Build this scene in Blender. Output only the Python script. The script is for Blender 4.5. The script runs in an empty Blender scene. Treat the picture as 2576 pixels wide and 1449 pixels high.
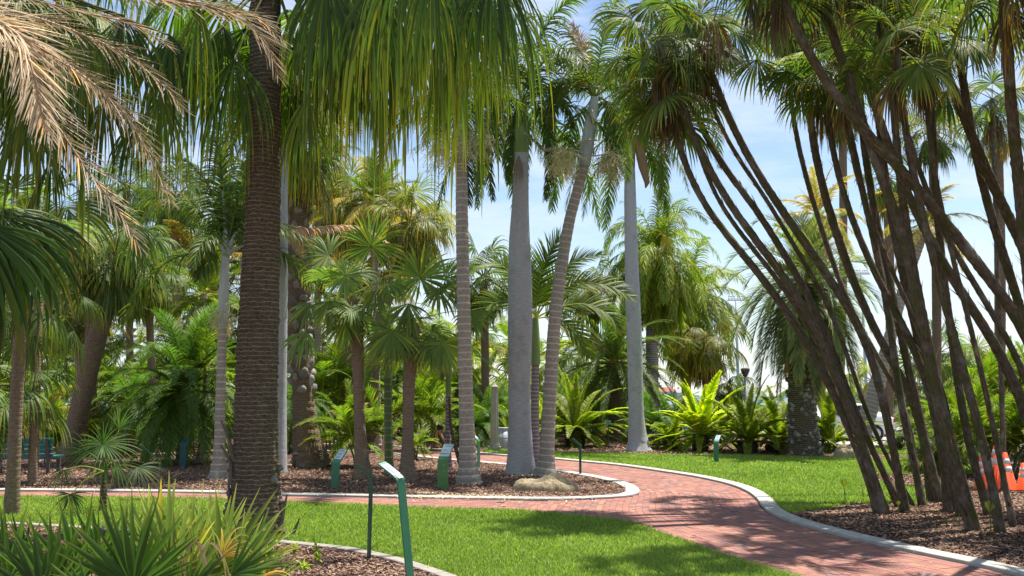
import bpy, bmesh, math, random
import numpy as np
from mathutils import Vector
R_ = math.radians
S = bpy.context.scene
COL = S.collection
# ------------------------------------------------------------------ camera
F, H, HY = 2350.0, 1.71, 996.0           # focal length in units of a 2576 px wide picture, eye height, horizon row
PITCH = math.atan((HY - 724.5) / F)
cd = bpy.data.cameras.new('camera'); cam = bpy.data.objects.new('camera', cd); COL.objects.link(cam)
cd.sensor_width = 36; cd.lens = 36 * F / 2576; cd.clip_start = 0.1; cd.clip_end = 20000
cam.location = (0, 0, H); cam.rotation_euler = (math.pi / 2 + PITCH, 0, 0)
S.camera = cam
# ------------------------------------------------------------------ sky, sun, exposure
SUN_EL, SUN_AZ = 72.0, 52.0              # azimuth measured from +Y towards +X
w = bpy.data.worlds.new('World'); S.world = w; w.use_nodes = True
nt = w.node_tree; N = nt.nodes; L = nt.links; N.clear()
out = N.new('ShaderNodeOutputWorld'); bg = N.new('ShaderNodeBackground')
sky = N.new('ShaderNodeTexSky'); sky.sky_type = 'NISHITA'; sky.sun_disc = False
sky.sun_elevation = R_(SUN_EL); sky.sun_rotation = R_(SUN_AZ); sky.air_density = 1.0; sky.dust_density = .4; sky.ozone_density = 1.2
tc = N.new('ShaderNodeTexCoord'); mp = N.new('ShaderNodeMapping'); mp.inputs['Scale'].default_value = (1.6, 1.6, 7.0)
no = N.new('ShaderNodeTexNoise'); no.inputs['Scale'].default_value = 2.2; no.inputs['Detail'].default_value = 9; no.inputs['Roughness'].default_value = .62
rp = N.new('ShaderNodeValToRGB'); rp.color_ramp.elements[0].position = .44; rp.color_ramp.elements[1].position = .70
rp.color_ramp.elements[1].color = (.85, .85, .85, 1)
sx = N.new('ShaderNodeSeparateXYZ'); mr = N.new('ShaderNodeMapRange')
mr.inputs['From Min'].default_value = 0.0; mr.inputs['From Max'].default_value = .30; mr.inputs['To Min'].default_value = .28; mr.inputs['To Max'].default_value = 0.0
ad = N.new('ShaderNodeMath'); ad.operation = 'ADD'; ad.use_clamp = True
mx = N.new('ShaderNodeMixRGB'); mx.inputs['Color2'].default_value = (5.0, 5.45, 5.9, 1)
L.new(tc.outputs['Generated'], mp.inputs['Vector']); L.new(mp.outputs[0], no.inputs['Vector']); L.new(no.outputs['Fac'], rp.inputs[0])
L.new(tc.outputs['Generated'], sx.inputs[0]); L.new(sx.outputs['Z'], mr.inputs['Value'])
L.new(rp.outputs[0], ad.inputs[0]); L.new(mr.outputs[0], ad.inputs[1]); L.new(ad.outputs[0], mx.inputs['Fac'])
L.new(sky.outputs[0], mx.inputs['Color1']); L.new(mx.outputs[0], bg.inputs[0]); bg.inputs[1].default_value = 0.105
L.new(bg.outputs[0], out.inputs[0])
sl = bpy.data.lights.new('sun', 'SUN'); sl.energy = 5.0; sl.angle = R_(.5); sl.color = (1, .955, .88)
so = bpy.data.objects.new('sun', sl); COL.objects.link(so)
sd = Vector((math.sin(R_(SUN_AZ)) * math.cos(R_(SUN_EL)), math.cos(R_(SUN_AZ)) * math.cos(R_(SUN_EL)), math.sin(R_(SUN_EL))))
so.rotation_euler = sd.to_track_quat('Z', 'Y').to_euler()
S.view_settings.view_transform = 'Standard'; S.view_settings.look = 'None'
S.view_settings.exposure = 0.84; S.view_settings.gamma = 1
try:
    S.cycles.max_bounces = 8; S.cycles.diffuse_bounces = 4; S.cycles.transmission_bounces = 4
except Exception: pass

rng = np.random.default_rng(7); random.seed(7)
CP, SP = math.cos(PITCH), math.sin(PITCH)
def ray(x, y):
    a, b = x - 1288, 724.5 - y
    return np.array([a, F * CP - b * SP, F * SP + b * CP])
def P(x, y, Z):
    d = ray(x, y); return np.array([0, 0, H]) + d * (Z / d[1])
def G(x, y, z=0.0):
    d = ray(x, y); return np.array([0, 0, H]) + d * ((z - H) / d[2])
def mpp(p):                                # metres per picture unit at a world point
    return (p[1] * CP + (p[2] - H) * SP) / F
def nrm(v): return v / np.maximum(np.linalg.norm(v, axis=-1, keepdims=True), 1e-9)

# ------------------------------------------------------------------ mesh helpers
def mesh_from(name, V, Fq, C=None, mat=None, smooth=True, UV=None):
    V = np.asarray(V, dtype=np.float32).reshape(-1, 3); Fq = np.asarray(Fq, dtype=np.int32)
    m = bpy.data.meshes.new(name); k = Fq.shape[1]
    m.vertices.add(len(V)); m.vertices.foreach_set('co', V.ravel())
    m.loops.add(Fq.size); m.loops.foreach_set('vertex_index', Fq.ravel())
    m.polygons.add(len(Fq)); m.polygons.foreach_set('loop_start', np.arange(len(Fq), dtype=np.int32) * k)
    m.polygons.foreach_set('loop_total', np.full(len(Fq), k, dtype=np.int32))
    m.polygons.foreach_set('use_smooth', np.full(len(Fq), smooth, dtype=bool))
    if C is not None:
        a = m.color_attributes.new('Col', 'FLOAT_COLOR', 'POINT')
        c4 = np.ones((len(V), 4), dtype=np.float32); c4[:, :3] = np.clip(np.asarray(C).reshape(-1, 3), 0, 1); a.data.foreach_set('color', c4.ravel())
    if UV is not None:
        u = m.uv_layers.new(name='UVMap'); u.data.foreach_set('uv', np.asarray(UV, dtype=np.float32)[Fq.ravel()].ravel())
    m.update(calc_edges=True)
    if mat: m.materials.append(mat)
    return m
def link(name, mesh, parent=None, loc=(0, 0, 0), rz=0, sc=1, **kw):
    o = bpy.data.objects.new(name, mesh); COL.objects.link(o); o.location = [float(c) for c in loc]
    if rz: o.rotation_euler = (0, 0, rz)
    if sc != 1: o.scale = (sc, sc, sc)
    if parent: o.parent = parent
    for k, v in kw.items(): o[k] = v
    return o
def thing(name, label, cat, loc, group=None):
    o = bpy.data.objects.new(name, None); COL.objects.link(o); o.location = [float(c) for c in loc]; o.empty_display_size = .2
    o['label'] = label; o['category'] = cat
    if group: o['group'] = group
    return o
def merge(parts):
    Vs, Fs, Cs, n = [], [], [], 0
    for V, Fq, C in parts:
        Vs.append(V); Fs.append(Fq + n); Cs.append(C); n += len(V)
    return np.concatenate(Vs), np.concatenate(Fs), np.concatenate(Cs)
def rotz(V, a):
    c, s = math.cos(a), math.sin(a)
    return np.stack([V[:, 0] * c - V[:, 1] * s, V[:, 0] * s + V[:, 1] * c, V[:, 2]], 1)
def catmull(pts, step=None, n=None):
    p = np.asarray(pts, float); q = np.vstack([2 * p[0] - p[1], p, 2 * p[-1] - p[-2]])
    res = []; tt = np.linspace(0, 1, 16, endpoint=False)[:, None]
    for i in range(1, len(q) - 2):
        a, b, c, d = q[i - 1], q[i], q[i + 1], q[i + 2]
        res.append(.5 * (2 * b + (c - a) * tt + (2 * a - 5 * b + 4 * c - d) * tt ** 2 + (-a + 3 * b - 3 * c + d) * tt ** 3))
    r = np.vstack(res + [p[-1:]])
    k = min(3, r.shape[1]) if r.shape[1] != 4 else 3
    s = np.concatenate([[0], np.cumsum(np.linalg.norm(np.diff(r[:, :k], axis=0), axis=1))])
    if n is None: n = max(2, int(s[-1] / step) + 1)
    t = np.linspace(0, s[-1], n)
    return np.stack([np.interp(t, s, r[:, j]) for j in range(r.shape[1])], 1), t
def inside(pts, poly):
    x, y = pts[:, 0], pts[:, 1]; r = np.zeros(len(pts), bool); n = len(poly)
    for i in range(n):
        x1, y1 = poly[i][:2]; x2, y2 = poly[(i + 1) % n][:2]
        if y1 == y2: continue
        c = ((y1 > y) != (y2 > y)) & (x < (x2 - x1) * (y - y1) / (y2 - y1) + x1)
        r ^= c
    return r
# ------------------------------------------------------------------ materials
def mat(name, col=(.5, .5, .5), rough=.8, spec=.3, metal=0.0):
    m = bpy.data.materials.new(name); m.use_nodes = True; b = m.node_tree.nodes['Principled BSDF']
    b.inputs['Base Color'].default_value = (*col, 1); b.inputs['Roughness'].default_value = rough
    b.inputs['Specular IOR Level'].default_value = spec; b.inputs['Metallic'].default_value = metal
    return m
def nn(m, t): return m.node_tree.nodes.new(t)
def lk(m, a, b): m.node_tree.links.new(a, b)
def noise(m, scale, detail=5, coord='Object', stretch=(1, 1, 1), rough=.55):
    c = nn(m, 'ShaderNodeTexCoord'); mpn = nn(m, 'ShaderNodeMapping'); mpn.inputs['Scale'].default_value = stretch
    n = nn(m, 'ShaderNodeTexNoise'); n.inputs['Scale'].default_value = scale; n.inputs['Detail'].default_value = detail; n.inputs['Roughness'].default_value = rough
    lk(m, c.outputs[coord], mpn.inputs[0]); lk(m, mpn.outputs[0], n.inputs[0]); return n.outputs['Fac']
def ramp(m, src, stops):
    r = nn(m, 'ShaderNodeValToRGB'); e = r.color_ramp.elements
    while len(e) < len(stops): e.new(.5)
    for i, (p, c) in enumerate(stops):
        e[i].position = p; e[i].color = (*c, 1) if len(c) == 3 else c
    lk(m, src, r.inputs[0]); return r.outputs[0]
def mixc(m, fac, a, b, mode='MIX'):
    x = nn(m, 'ShaderNodeMixRGB'); x.blend_type = mode
    for s, i in ((fac, 0), (a, 1), (b, 2)):
        if hasattr(s, 'is_output'): lk(m, s, x.inputs[i])
        else: x.inputs[i].default_value = s if i == 0 else (*s, 1)
    return x.outputs[0]
def bump(m, src, st=.4, dist=.02):
    b = nn(m, 'ShaderNodeBump'); b.inputs['Strength'].default_value = st; b.inputs['Distance'].default_value = dist
    lk(m, src, b.inputs['Height']); lk(m, b.outputs[0], m.node_tree.nodes['Principled BSDF'].inputs['Normal'])
def base(m, src): lk(m, src, m.node_tree.nodes['Principled BSDF'].inputs['Base Color'])
def leafmat(name, trans=.45, rough=.48, spec=.3, gain=1.0, rnd=.25, tint=(1.75, 1.55, 1.0), tt=(1.22, 1.5, .6)):
    m = mat(name, rough=rough, spec=spec); nd = m.node_tree.nodes; b = nd['Principled BSDF']
    a = nn(m, 'ShaderNodeAttribute'); a.attribute_name = 'Col'
    oi = nn(m, 'ShaderNodeObjectInfo')
    mr = nn(m, 'ShaderNodeMapRange'); mr.inputs['To Min'].default_value = gain * (1 - rnd); mr.inputs['To Max'].default_value = gain * (1 + rnd); lk(m, oi.outputs['Random'], mr.inputs['Value'])
    sc = nn(m, 'ShaderNodeVectorMath'); sc.operation = 'SCALE'; lk(m, mixc(m, 1.0, a.outputs['Color'], tint, 'MULTIPLY'), sc.inputs[0]); lk(m, mr.outputs[0], sc.inputs['Scale'])
    base(m, sc.outputs[0])
    t = nn(m, 'ShaderNodeBsdfTranslucent'); tcx = mixc(m, 1.0, sc.outputs[0], tt, 'MULTIPLY'); lk(m, tcx, t.inputs[0])
    x = nn(m, 'ShaderNodeMixShader'); x.inputs[0].default_value = trans
    lk(m, b.outputs[0], x.inputs[1]); lk(m, t.outputs[0], x.inputs[2]); lk(m, x.outputs[0], nd['Material Output'].inputs[0])
    return m
M_leaf = leafmat('palm_leaf'); M_dead = leafmat('dry_leaf', trans=.22, rough=.7, spec=.2, tint=(1.15, 1.1, 1.0), tt=(1.1, 1.0, .85)); M_grass = leafmat('grass_blade', trans=.45, rough=.5, spec=.3, rnd=0, tint=(1.45, 1.2, 1.2))
def colmat(name, rough=.8, spec=.25, nz=0, st=.3):
    m = mat(name, rough=rough, spec=spec); a = nn(m, 'ShaderNodeAttribute'); a.attribute_name = 'Col'; c = a.outputs['Color']
    if nz:
        n = noise(m, nz, 6); c = mixc(m, .6, c, ramp(m, n, [(.3, (.55, .55, .55)), (.7, (1.25, 1.22, 1.2))]), 'MULTIPLY'); bump(m, n, st, .01)
    base(m, c); return m
M_chip = colmat('wood_chip', .85, .2); M_brick = colmat('clay_paver', .8, .25, 60, .3)
def barkmat(name, c1, c2, ring=(0, 0, 0), gap=.1, rw=.12, ncol=(.2, .25, .2), blotch=.0, vs=30.0, bs=.5, moss=None, vert=1.0, wob=.35):
    m = mat(name, rough=.9, spec=.15)
    uv = nn(m, 'ShaderNodeTexCoord'); mp1 = nn(m, 'ShaderNodeMapping'); mp1.inputs['Scale'].default_value = (vs, vs * vert, 1); lk(m, uv.outputs['UV'], mp1.inputs[0])
    n1 = nn(m, 'ShaderNodeTexNoise'); n1.inputs['Scale'].default_value = 1; n1.inputs['Detail'].default_value = 7; n1.inputs['Roughness'].default_value = .65; lk(m, mp1.outputs[0], n1.inputs[0])
    c = ramp(m, n1.outputs['Fac'], [(.3, c1), (.7, c2)])
    h = n1.outputs['Fac']
    if gap:
        w = nn(m, 'ShaderNodeTexWave'); w.wave_type = 'BANDS'; w.bands_direction = 'Y'; w.inputs['Scale'].default_value = .314 / gap; w.inputs['Distortion'].default_value = wob * 6; w.inputs['Detail'].default_value = 3; w.inputs['Detail Scale'].default_value = 2.5
        lk(m, uv.outputs['UV'], w.inputs[0])
        rr = ramp(m, w.outputs['Fac'], [(1 - rw - .06, (0, 0, 0)), (1 - rw * .3, (1, 1, 1))])
        c = mixc(m, rr, c, ring)
        mm = nn(m, 'ShaderNodeMath'); mm.operation = 'MULTIPLY_ADD'; lk(m, rr, mm.inputs[0]); mm.inputs[1].default_value = .8; lk(m, h, mm.inputs[2]); h = mm.outputs[0]
    if blotch:
        n2 = noise(m, 1.8, 6, rough=.7); c = mixc(m, ramp(m, n2, [(.52, (0, 0, 0)), (.66, (blotch,) * 3)]), c, ncol)
        n3 = noise(m, 14, 5, rough=.7); c = mixc(m, ramp(m, n3, [(.62, (0, 0, 0)), (.7, (blotch * .8,) * 3)]), c, tuple(k * .3 for k in ncol))
    if moss:
        n4 = noise(m, 5, 5); c = mixc(m, ramp(m, n4, [(.45, (0, 0, 0)), (.62, (.75,) * 3)]), c, moss)
    base(m, c); bump(m, h, bs, .02); return m
B_royal = barkmat('grey_palm_bark', (.33, .33, .335), (.53, .53, .55), (.31, .31, .31), 0, .08, (.22, .25, .20), .55, 7, .3, None, 7)
B_ring = barkmat('ringed_palm_bark', (.25, .21, .175), (.43, .37, .31), (.53, .48, .42), .14, .10, (.19, .21, .15), .5, 14, .4, None, 1.5, .08)
B_ringp = barkmat('purplish_ringed_bark', (.17, .13, .14), (.27, .22, .23), (.45, .41, .41), .09, .12, (.2, .2, .2), .3, 14, .4, None, 1.5, .08)
B_dark = barkmat('dark_fibrous_bark', (.045, .032, .022), (.175, .13, .088), (.33, .26, .18), .055, .13, (.05, .035, .025), .4, 26, 1.0, None, .6, .55)
B_brown = barkmat('brown_palm_bark', (.09, .06, .038), (.26, .185, .125), (.32, .24, .16), .05, .16, (.1, .08, .05), .2, 20, .8, None, 1.2, .4)
B_stem = barkmat('shaggy_stem_bark', (.040, .028, .020), (.22, .165, .125), (0, 0, 0), 0, 0, (.32, .30, .27), .6, 42, 1.0, (.075, .085, .02), .22)
B_boot = barkmat('old_leaf_base', (.12, .10, .09), (.30, .27, .25), (0, 0, 0), 0, 0, (.1, .1, .1), 0, 30, .8, None, .4)
B_thin = barkmat('slender_brown_bark', (.15, .105, .07), (.34, .25, .175), (.28, .2, .14), .06, .2, (.15, .14, .12), .3, 18, .6, None, 1.2, .3)
B_green = barkmat('green_cane_bark', (.10, .15, .05), (.17, .22, .08), (.25, .27, .2), .16, .06, (.2, .2, .15), .3, 10, .3, None, 1, .08)
M_shaftw = barkmat('pale_crownshaft', (.36, .38, .36), (.50, .52, .50), (0, 0, 0), 0, 0, (.13, .12, .10), .25, 10, .15, None, .1)
M_shaftg = barkmat('green_crownshaft', (.16, .24, .08), (.26, .34, .13), (0, 0, 0), 0, 0, (.2, .2, .1), .1, 10, .1, None, .1)
def concrete(name, c=(.55, .52, .46)):
    m = mat(name, rough=.9); n = noise(m, 6, 8, rough=.7); n2 = noise(m, 90, 4)
    base(m, mixc(m, .5, ramp(m, n, [(.28, tuple(k * .5 for k in c)), (.5, tuple(k * .9 for k in c)), (.7, tuple(k * 1.1 for k in c))]), ramp(m, n2, [(.3, tuple(k * .8 for k in c)), (.7, c)]))); bump(m, n2, .3, .005); return m
M_kerb = concrete('pale_concrete', (.50, .475, .42))
# ------------------------------------------------------------------ strips, leaves
def integ(p0, d0, Ln, K, g):
    n = len(p0); p = p0.copy(); d = nrm(d0.copy()); pts = [p.copy()]; ds = (np.asarray(Ln) / K).reshape(-1, 1); dirs = [d.copy()]
    for k in range(K):
        gg = g[k] if hasattr(g, '__len__') else g
        d[:, 2:] -= gg * ds; d = nrm(d); p = p + d * ds; pts.append(p.copy()); dirs.append(d.copy())
    return np.stack(pts, 1), np.stack(dirs, 1)
def strips(pts, side, W, C, fold=None):
    n, K1, _ = pts.shape; sv = side * W[..., None] * .5
    if fold is None:
        V = np.stack([pts - sv, pts + sv], 2); a = 2
    else:
        V = np.stack([pts - sv, pts + fold * W[..., None] * .3, pts + sv], 2); a = 3
    V = V.reshape(-1, 3); Cc = np.repeat(C.reshape(-1, 3), a, 0)
    i = np.arange(n)[:, None, None] * K1 * a; k = np.arange(K1 - 1)[None, :, None] * a; j = np.arange(a - 1)[None, None, :]
    b = (i + k + j).ravel(); Fq = np.stack([b, b + 1, b + 1 + a, b + a], 1)
    return V, Fq, Cc
def tube(pts, rad, sides=5, col=(.2, .2, .1)):
    pts = np.asarray(pts); T = nrm(np.gradient(pts, axis=0)); up = np.tile([0., 0., 1.], (len(pts), 1)); up[np.abs(T[:, 2]) > .95] = (0, 1, 0)
    A = nrm(np.cross(T, up)); B = np.cross(A, T); an = np.linspace(0, 2 * math.pi, sides, endpoint=False)
    rad = np.broadcast_to(np.asarray(rad, float).reshape(-1, 1), (len(pts), sides))
    V = pts[:, None] + rad[..., None] * (np.cos(an)[None, :, None] * A[:, None] + np.sin(an)[None, :, None] * B[:, None])
    n = len(pts); b = (np.arange(n - 1)[:, None] * sides + np.arange(sides)[None]).ravel(); b2 = (np.arange(n - 1)[:, None] * sides + (np.arange(sides)[None] + 1) % sides).ravel()
    Fq = np.stack([b, b2, b2 + sides, b + sides], 1)
    c = np.broadcast_to(np.asarray(col, float), (n * sides, 3)).copy() if np.ndim(col) == 1 else np.repeat(col, sides, 0)
    return V.reshape(-1, 3), Fq, c
def ramp3(t, c0, c1, c2, p=.6):
    t = t[..., None]; a = np.clip(t / p, 0, 1); b = np.clip((t - p) / (1 - p), 0, 1)
    return (np.asarray(c0) * (1 - a) + np.asarray(c1) * a) * (1 - b) + np.asarray(c2) * b
def fan_blade(org, T, Nn, R, n, A, fuse, gb, gt, col, r, fillw=1.0, cup=0.0, K=8, tipc=None, costa=0.0, jit=.05, streak=.15, folds=.0, yel=.12):
    """fan blade from org: T axis, Nn upper normal"""
    T = nrm(np.asarray(T, float)); B = nrm(np.cross(Nn, T)); Nn = np.cross(T, B)
    a = np.linspace(-A, A, n) + r.normal(0, A / n * .5, n); u = np.abs(a) / max(A, .01)
    Ln = R * (1 - .28 * u ** 2) * (1 + r.normal(0, jit, n)) * np.where(r.random(n) < .12, r.uniform(.55, .9, n), 1)
    k = cup * (u ** 1.5)
    d0 = nrm(np.cos(a)[:, None] * T + np.sin(a)[:, None] * B + (k - folds * np.abs(np.sin(a)))[:, None] * Nn + r.normal(0, .03, (n, 3)))
    p0 = org + T[None] * (costa * (1 - u) ** 1.0)[:, None] * R
    g = [gb if (i + .5) / K < fuse else gt * (1 + 1.2 * ((i + .5) / K - fuse) / (1 - fuse)) for i in range(K)]
    pts, dirs = integ(p0, d0, Ln, K, [q / R for q in g])
    t = np.linspace(0, 1, K + 1)[None].repeat(n, 0)
    da = 2 * A / n
    wf = 2 * fuse * Ln[:, None] * math.sin(da / 2) * fillw * 1.15
    W = np.where(t <= fuse, wf * t / fuse, wf * (1 - ((t - fuse) / (1 - fuse)) ** 1.4)); W = np.maximum(W * r.uniform(.5, 1.35, (n, 1)) if fuse < .45 else W, R * .0035)
    side = nrm(np.cross(Nn[None, None] + .0 * dirs, dirs)); fold = nrm(np.cross(dirs, side))
    c0 = np.asarray(col[0]); c1 = np.asarray(col[1]); c2 = np.asarray(col[2] if tipc is None else tipc)
    C = ramp3(t, c0, c1, c2, .72) * (1 + r.normal(0, streak, (n, 1, 1)))
    y = (r.random(n) < yel)[:, None, None]; C = np.where(y, C * np.array([2.1, 1.45, .8]), C)
    return strips(pts, side, W, C, fold * np.where(np.arange(n) % 1 == 0, 1, 1)[:, None, None])
def fan_leaf(e, s, r):
    """whole fan leaf, origin at the crown, leaving along +X at elevation e"""
    Lp = s['Lp'] * r.uniform(.8, 1.15); p, d = integ(np.zeros((1, 3)), np.array([[math.cos(e), 0, math.sin(e)]]), [Lp], 6, s['gp'] / max(Lp, .3))
    p, d = p[0], d[0]; T = d[-1]; ty = r.normal(0, .35); B0 = np.array([0, 1., 0]); N0 = nrm(np.cross(T, B0))
    Nn = N0 * math.cos(ty) + B0 * math.sin(ty)
    if Nn[2] < 0 and e > -1: Nn = -Nn
    tb = tube(p, np.linspace(.022, .011, 7) * s.get('pt', 1), 4, s['pc'])
    bl = fan_blade(p[-1], T, Nn, s['R'] * r.uniform(.85, 1.1), s['n'], R_(s['A']), s['fuse'], s['gb'], s['gt'], s['col'], r, s.get('fw', 1), s.get('cup', 0), s.get('K', 8), None, s.get('costa', 0), s.get('jit', .06), .18, s.get('folds', 0), s.get('yel', .12))
    return merge([tb, bl])
def pinnate(rach, s, r, N0=None, sc=1.0):
    """leaflets and rachis along the polyline rach (m,3)"""
    m = len(rach); T = nrm(np.gradient(rach, axis=0)); up = np.array([0, 0, 1.]) if N0 is None else np.asarray(N0, float)
    Bv = nrm(np.cross(np.tile(up, (m, 1)), T) + 1e-6); Nv = np.cross(T, Bv)
    n = s['n']; t = np.linspace(s.get('t0', .12), 1, n); idx = t * (m - 1)
    def at(A): return np.stack([np.interp(idx, np.arange(m), A[:, j]) for j in range(3)], 1)
    p, Tt, Bb, Nb = at(rach), nrm(at(T)), nrm(at(Bv)), nrm(at(Nv))
    prof = np.clip(np.minimum(t / .3 + .35, 1) * (1 - ((t - .35).clip(0) / .65) ** 2.2 * .72), .15, 1)
    parts = []
    for sg in (-1, 1):
        phi = R_(s['phi']) * (1 - .45 * t) + r.normal(0, .07, n); v = s['vee'] + r.normal(0, s.get('plum', .08), n)
        d0 = nrm(np.cos(phi)[:, None] * Tt + np.sin(phi)[:, None] * (sg * Bb * np.cos(v)[:, None] + Nb * np.sin(v)[:, None]))
        Ln = s['ll'] * sc * prof * (1 + r.normal(0, .07, n)); K = s.get('K', 4)
        pts, dirs = integ(p + r.normal(0, .004, (n, 3)), d0, Ln, K, [s['gl'] / (s['ll'] * sc) * (i + 1) / K * 1.6 for i in range(K)])
        tt = np.linspace(0, 1, K + 1)[None].repeat(n, 0); W = s['lw'] * sc * (1 - .97 * np.abs(tt * 1.25 - .25).clip(0, 1) ** 2.5)
        W = np.maximum(W * (.6 + .4 * prof[:, None]), .002)
        side = nrm(np.cross(Nb[:, None] + 0 * dirs, dirs) + 1e-6)
        tw = r.normal(0, s.get('tw', .3), (n, 1, 1)); side = nrm(side + np.cross(dirs, side) * tw)
        C = ramp3(tt, *s['col'], .75) * (1 + r.normal(0, .12, (n, 1, 1)))
        y = (r.random(n) < s.get('yel', .05))[:, None, None]; C = np.where(y, C * np.array([2.0, 1.4, .8]), C)
        parts.append(strips(pts, side, W, C))
    rad = np.linspace(.022, .004, m) * s.get('rt', 1) * sc
    parts.append(tube(rach, rad, 4, s['pc'])); return merge(parts)
def pin_leaf(e, s, r):
    p, d = integ(np.zeros((1, 3)), np.array([[math.cos(e), r.normal(0, .05), math.sin(e)]]), [s['L'] * r.uniform(.88, 1.1)], 14, [s['g'] / s['L'] * (.4 + 1.2 * i / 14) for i in range(14)])
    up = (0, 0, 1) if abs(e) < 1.2 else (-1, 0, .3)
    if s.get('side'): up = (-.9, 0, .5)
    return pinnate(p[0], s, r, up)
GR = ((.045, .085, .022), (.075, .13, .032), (.17, .17, .06))
TYPES = dict(
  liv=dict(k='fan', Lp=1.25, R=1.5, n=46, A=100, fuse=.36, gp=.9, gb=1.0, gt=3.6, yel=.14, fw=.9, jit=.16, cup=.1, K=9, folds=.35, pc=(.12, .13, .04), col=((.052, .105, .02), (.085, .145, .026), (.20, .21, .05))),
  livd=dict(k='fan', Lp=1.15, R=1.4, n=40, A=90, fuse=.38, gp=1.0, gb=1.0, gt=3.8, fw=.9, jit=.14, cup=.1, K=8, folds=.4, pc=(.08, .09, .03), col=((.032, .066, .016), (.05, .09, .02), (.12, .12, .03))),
  paur=dict(k='fan', Lp=.5, R=.76, n=40, A=125, fuse=.42, gp=.5, gb=.45, gt=1.5, cup=.1, K=7, folds=.25, pt=.5, pc=(.13, .12, .05), col=((.050, .085, .030), (.078, .12, .045), (.18, .16, .08))),
  paurd=dict(k='fan', Lp=.45, R=.72, n=24, A=60, fuse=.4, gp=1.2, gb=1.0, gt=2.2, K=6, folds=.6, pt=.5, pc=(.13, .09, .05), dead=1, col=((.105, .072, .045), (.15, .105, .066), (.22, .16, .11))),
  sabal=dict(k='fan', Lp=.8, R=1.0, n=36, A=115, fuse=.4, gp=.7, gb=.9, gt=2.0, cup=.1, K=7, folds=.5, costa=.25, pc=(.15, .15, .06), col=((.085, .12, .030), (.14, .16, .04), (.33, .27, .10))),
  sabalg=dict(k='fan', Lp=.8, R=.95, n=32, A=115, fuse=.4, gp=.7, gb=.8, gt=1.9, cup=.1, K=7, folds=.4, costa=.2, pc=(.12, .13, .05), col=((.045, .085, .026), (.07, .12, .035), (.16, .17, .07))),
  thr=dict(k='fan', Lp=.75, R=.74, n=40, A=145, fuse=.5, gp=.5, gb=.25, gt=.8, cup=.12, K=7, pt=.5, pc=(.22, .26, .08), col=((.085, .145, .05), (.105, .17, .06), (.20, .22, .10))),
  dry=dict(k='fan', Lp=.6, R=.9, n=28, A=70, fuse=.4, gp=1.4, gb=1.2, gt=2.4, K=6, folds=.6, pc=(.2, .15, .1), dead=1, col=((.25, .18, .11), (.36, .27, .17), (.46, .36, .24))),
  royal=dict(k='pin', L=3.1, g=2.3, n=70, ll=.62, lw=.035, phi=62, vee=.1, gl=1.5, plum=.45, pc=(.13, .17, .06), yel=.08, col=((.045, .085, .025), (.065, .11, .032), (.16, .16, .07))),
  queen=dict(k='pin', L=3.0, g=2.6, n=70, ll=.6, lw=.032, phi=60, vee=.15, gl=1.7, plum=.4, pc=(.2, .22, .08), yel=.1, col=((.095, .15, .025), (.135, .195, .033), (.30, .27, .07))),
  king=dict(k='pin', L=2.3, g=1.2, n=56, ll=.55, lw=.036, phi=58, vee=.25, gl=.35, plum=.05, pc=(.28, .30, .12), yel=.06, col=((.055, .10, .018), (.085, .135, .02), (.22, .20, .04))),
  date=dict(k='pin', L=2.9, g=1.5, n=80, ll=.36, lw=.022, phi=50, vee=.25, gl=.15, plum=.1, pc=(.25, .25, .08), yel=.04, col=((.045, .085, .030), (.065, .115, .04), (.16, .18, .08))),
  robe=dict(k='pin', L=1.9, g=2.0, n=70, ll=.30, lw=.016, phi=62, vee=.1, gl=.35, plum=.06, pc=(.10, .16, .05), yel=.02, col=((.045, .098, .026), (.065, .13, .032), (.13, .18, .05))),
  butia=dict(k='pin', L=2.5, g=2.5, n=70, ll=.52, lw=.022, phi=48, vee=.65, gl=.35, plum=.1, pc=(.26, .28, .18), yel=.05, col=((.085, .12, .075), (.13, .17, .105), (.24, .26, .16))),
  cyc=dict(k='pin', L=2.15, g=1.25, n=100, ll=.22, lw=.040, phi=72, vee=.25, gl=.10, plum=.04, t0=.1, pc=(.22, .28, .05), yel=.03, K=3, col=((.10, .15, .022), (.145, .20, .028), (.28, .27, .06))),
  cycy=dict(k='pin', L=2.1, g=1.05, n=100, ll=.23, lw=.044, phi=72, vee=.2, gl=.10, plum=.04, t0=.1, pc=(.32, .40, .04), yel=.06, K=3, col=((.25, .33, .018), (.33, .41, .022), (.44, .44, .05))),
  areca=dict(k='pin', L=1.5, g=1.4, n=34, ll=.38, lw=.030, phi=55, vee=.35, gl=.5, plum=.08, pc=(.3, .33, .05), yel=.12, col=((.065, .12, .018), (.10, .17, .022), (.26, .26, .05))),
  coco=dict(k='pin', L=2.8, g=1.7, n=60, ll=.55, lw=.034, phi=55, vee=.15, gl=.9, plum=.1, pc=(.3, .26, .12), yel=.25, col=((.15, .15, .05), (.24, .21, .09), (.42, .33, .18))),
  tan=dict(k='pin', L=2.6, g=2.2, n=60, ll=.5, lw=.028, phi=50, vee=.0, gl=1.3, plum=.3, pc=(.4, .3, .2), dead=1, col=((.32, .21, .12), (.43, .30, .17), (.54, .41, .27))),
)
ELS = [80, 62, 44, 26, 8, -12, -34, -58, -78]
_lib = {}
def lib(ty, e, v):
    i = int(np.argmin([abs(e - q) for q in ELS])); key = (ty, i, v)
    if key not in _lib:
        s = TYPES[ty]; r = np.random.default_rng(abs(hash(ty + str(i * 7 + v))) % 9999 if False else sum(map(ord, ty)) * 31 + i * 7 + v)
        arr = (fan_leaf if s['k'] == 'fan' else pin_leaf)(R_(ELS[i]), s, r)
        _lib[key] = (arr, mesh_from(ty + '_frond', *arr, mat=M_dead if s.get('dead') else M_leaf))
    return _lib[key]
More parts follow.
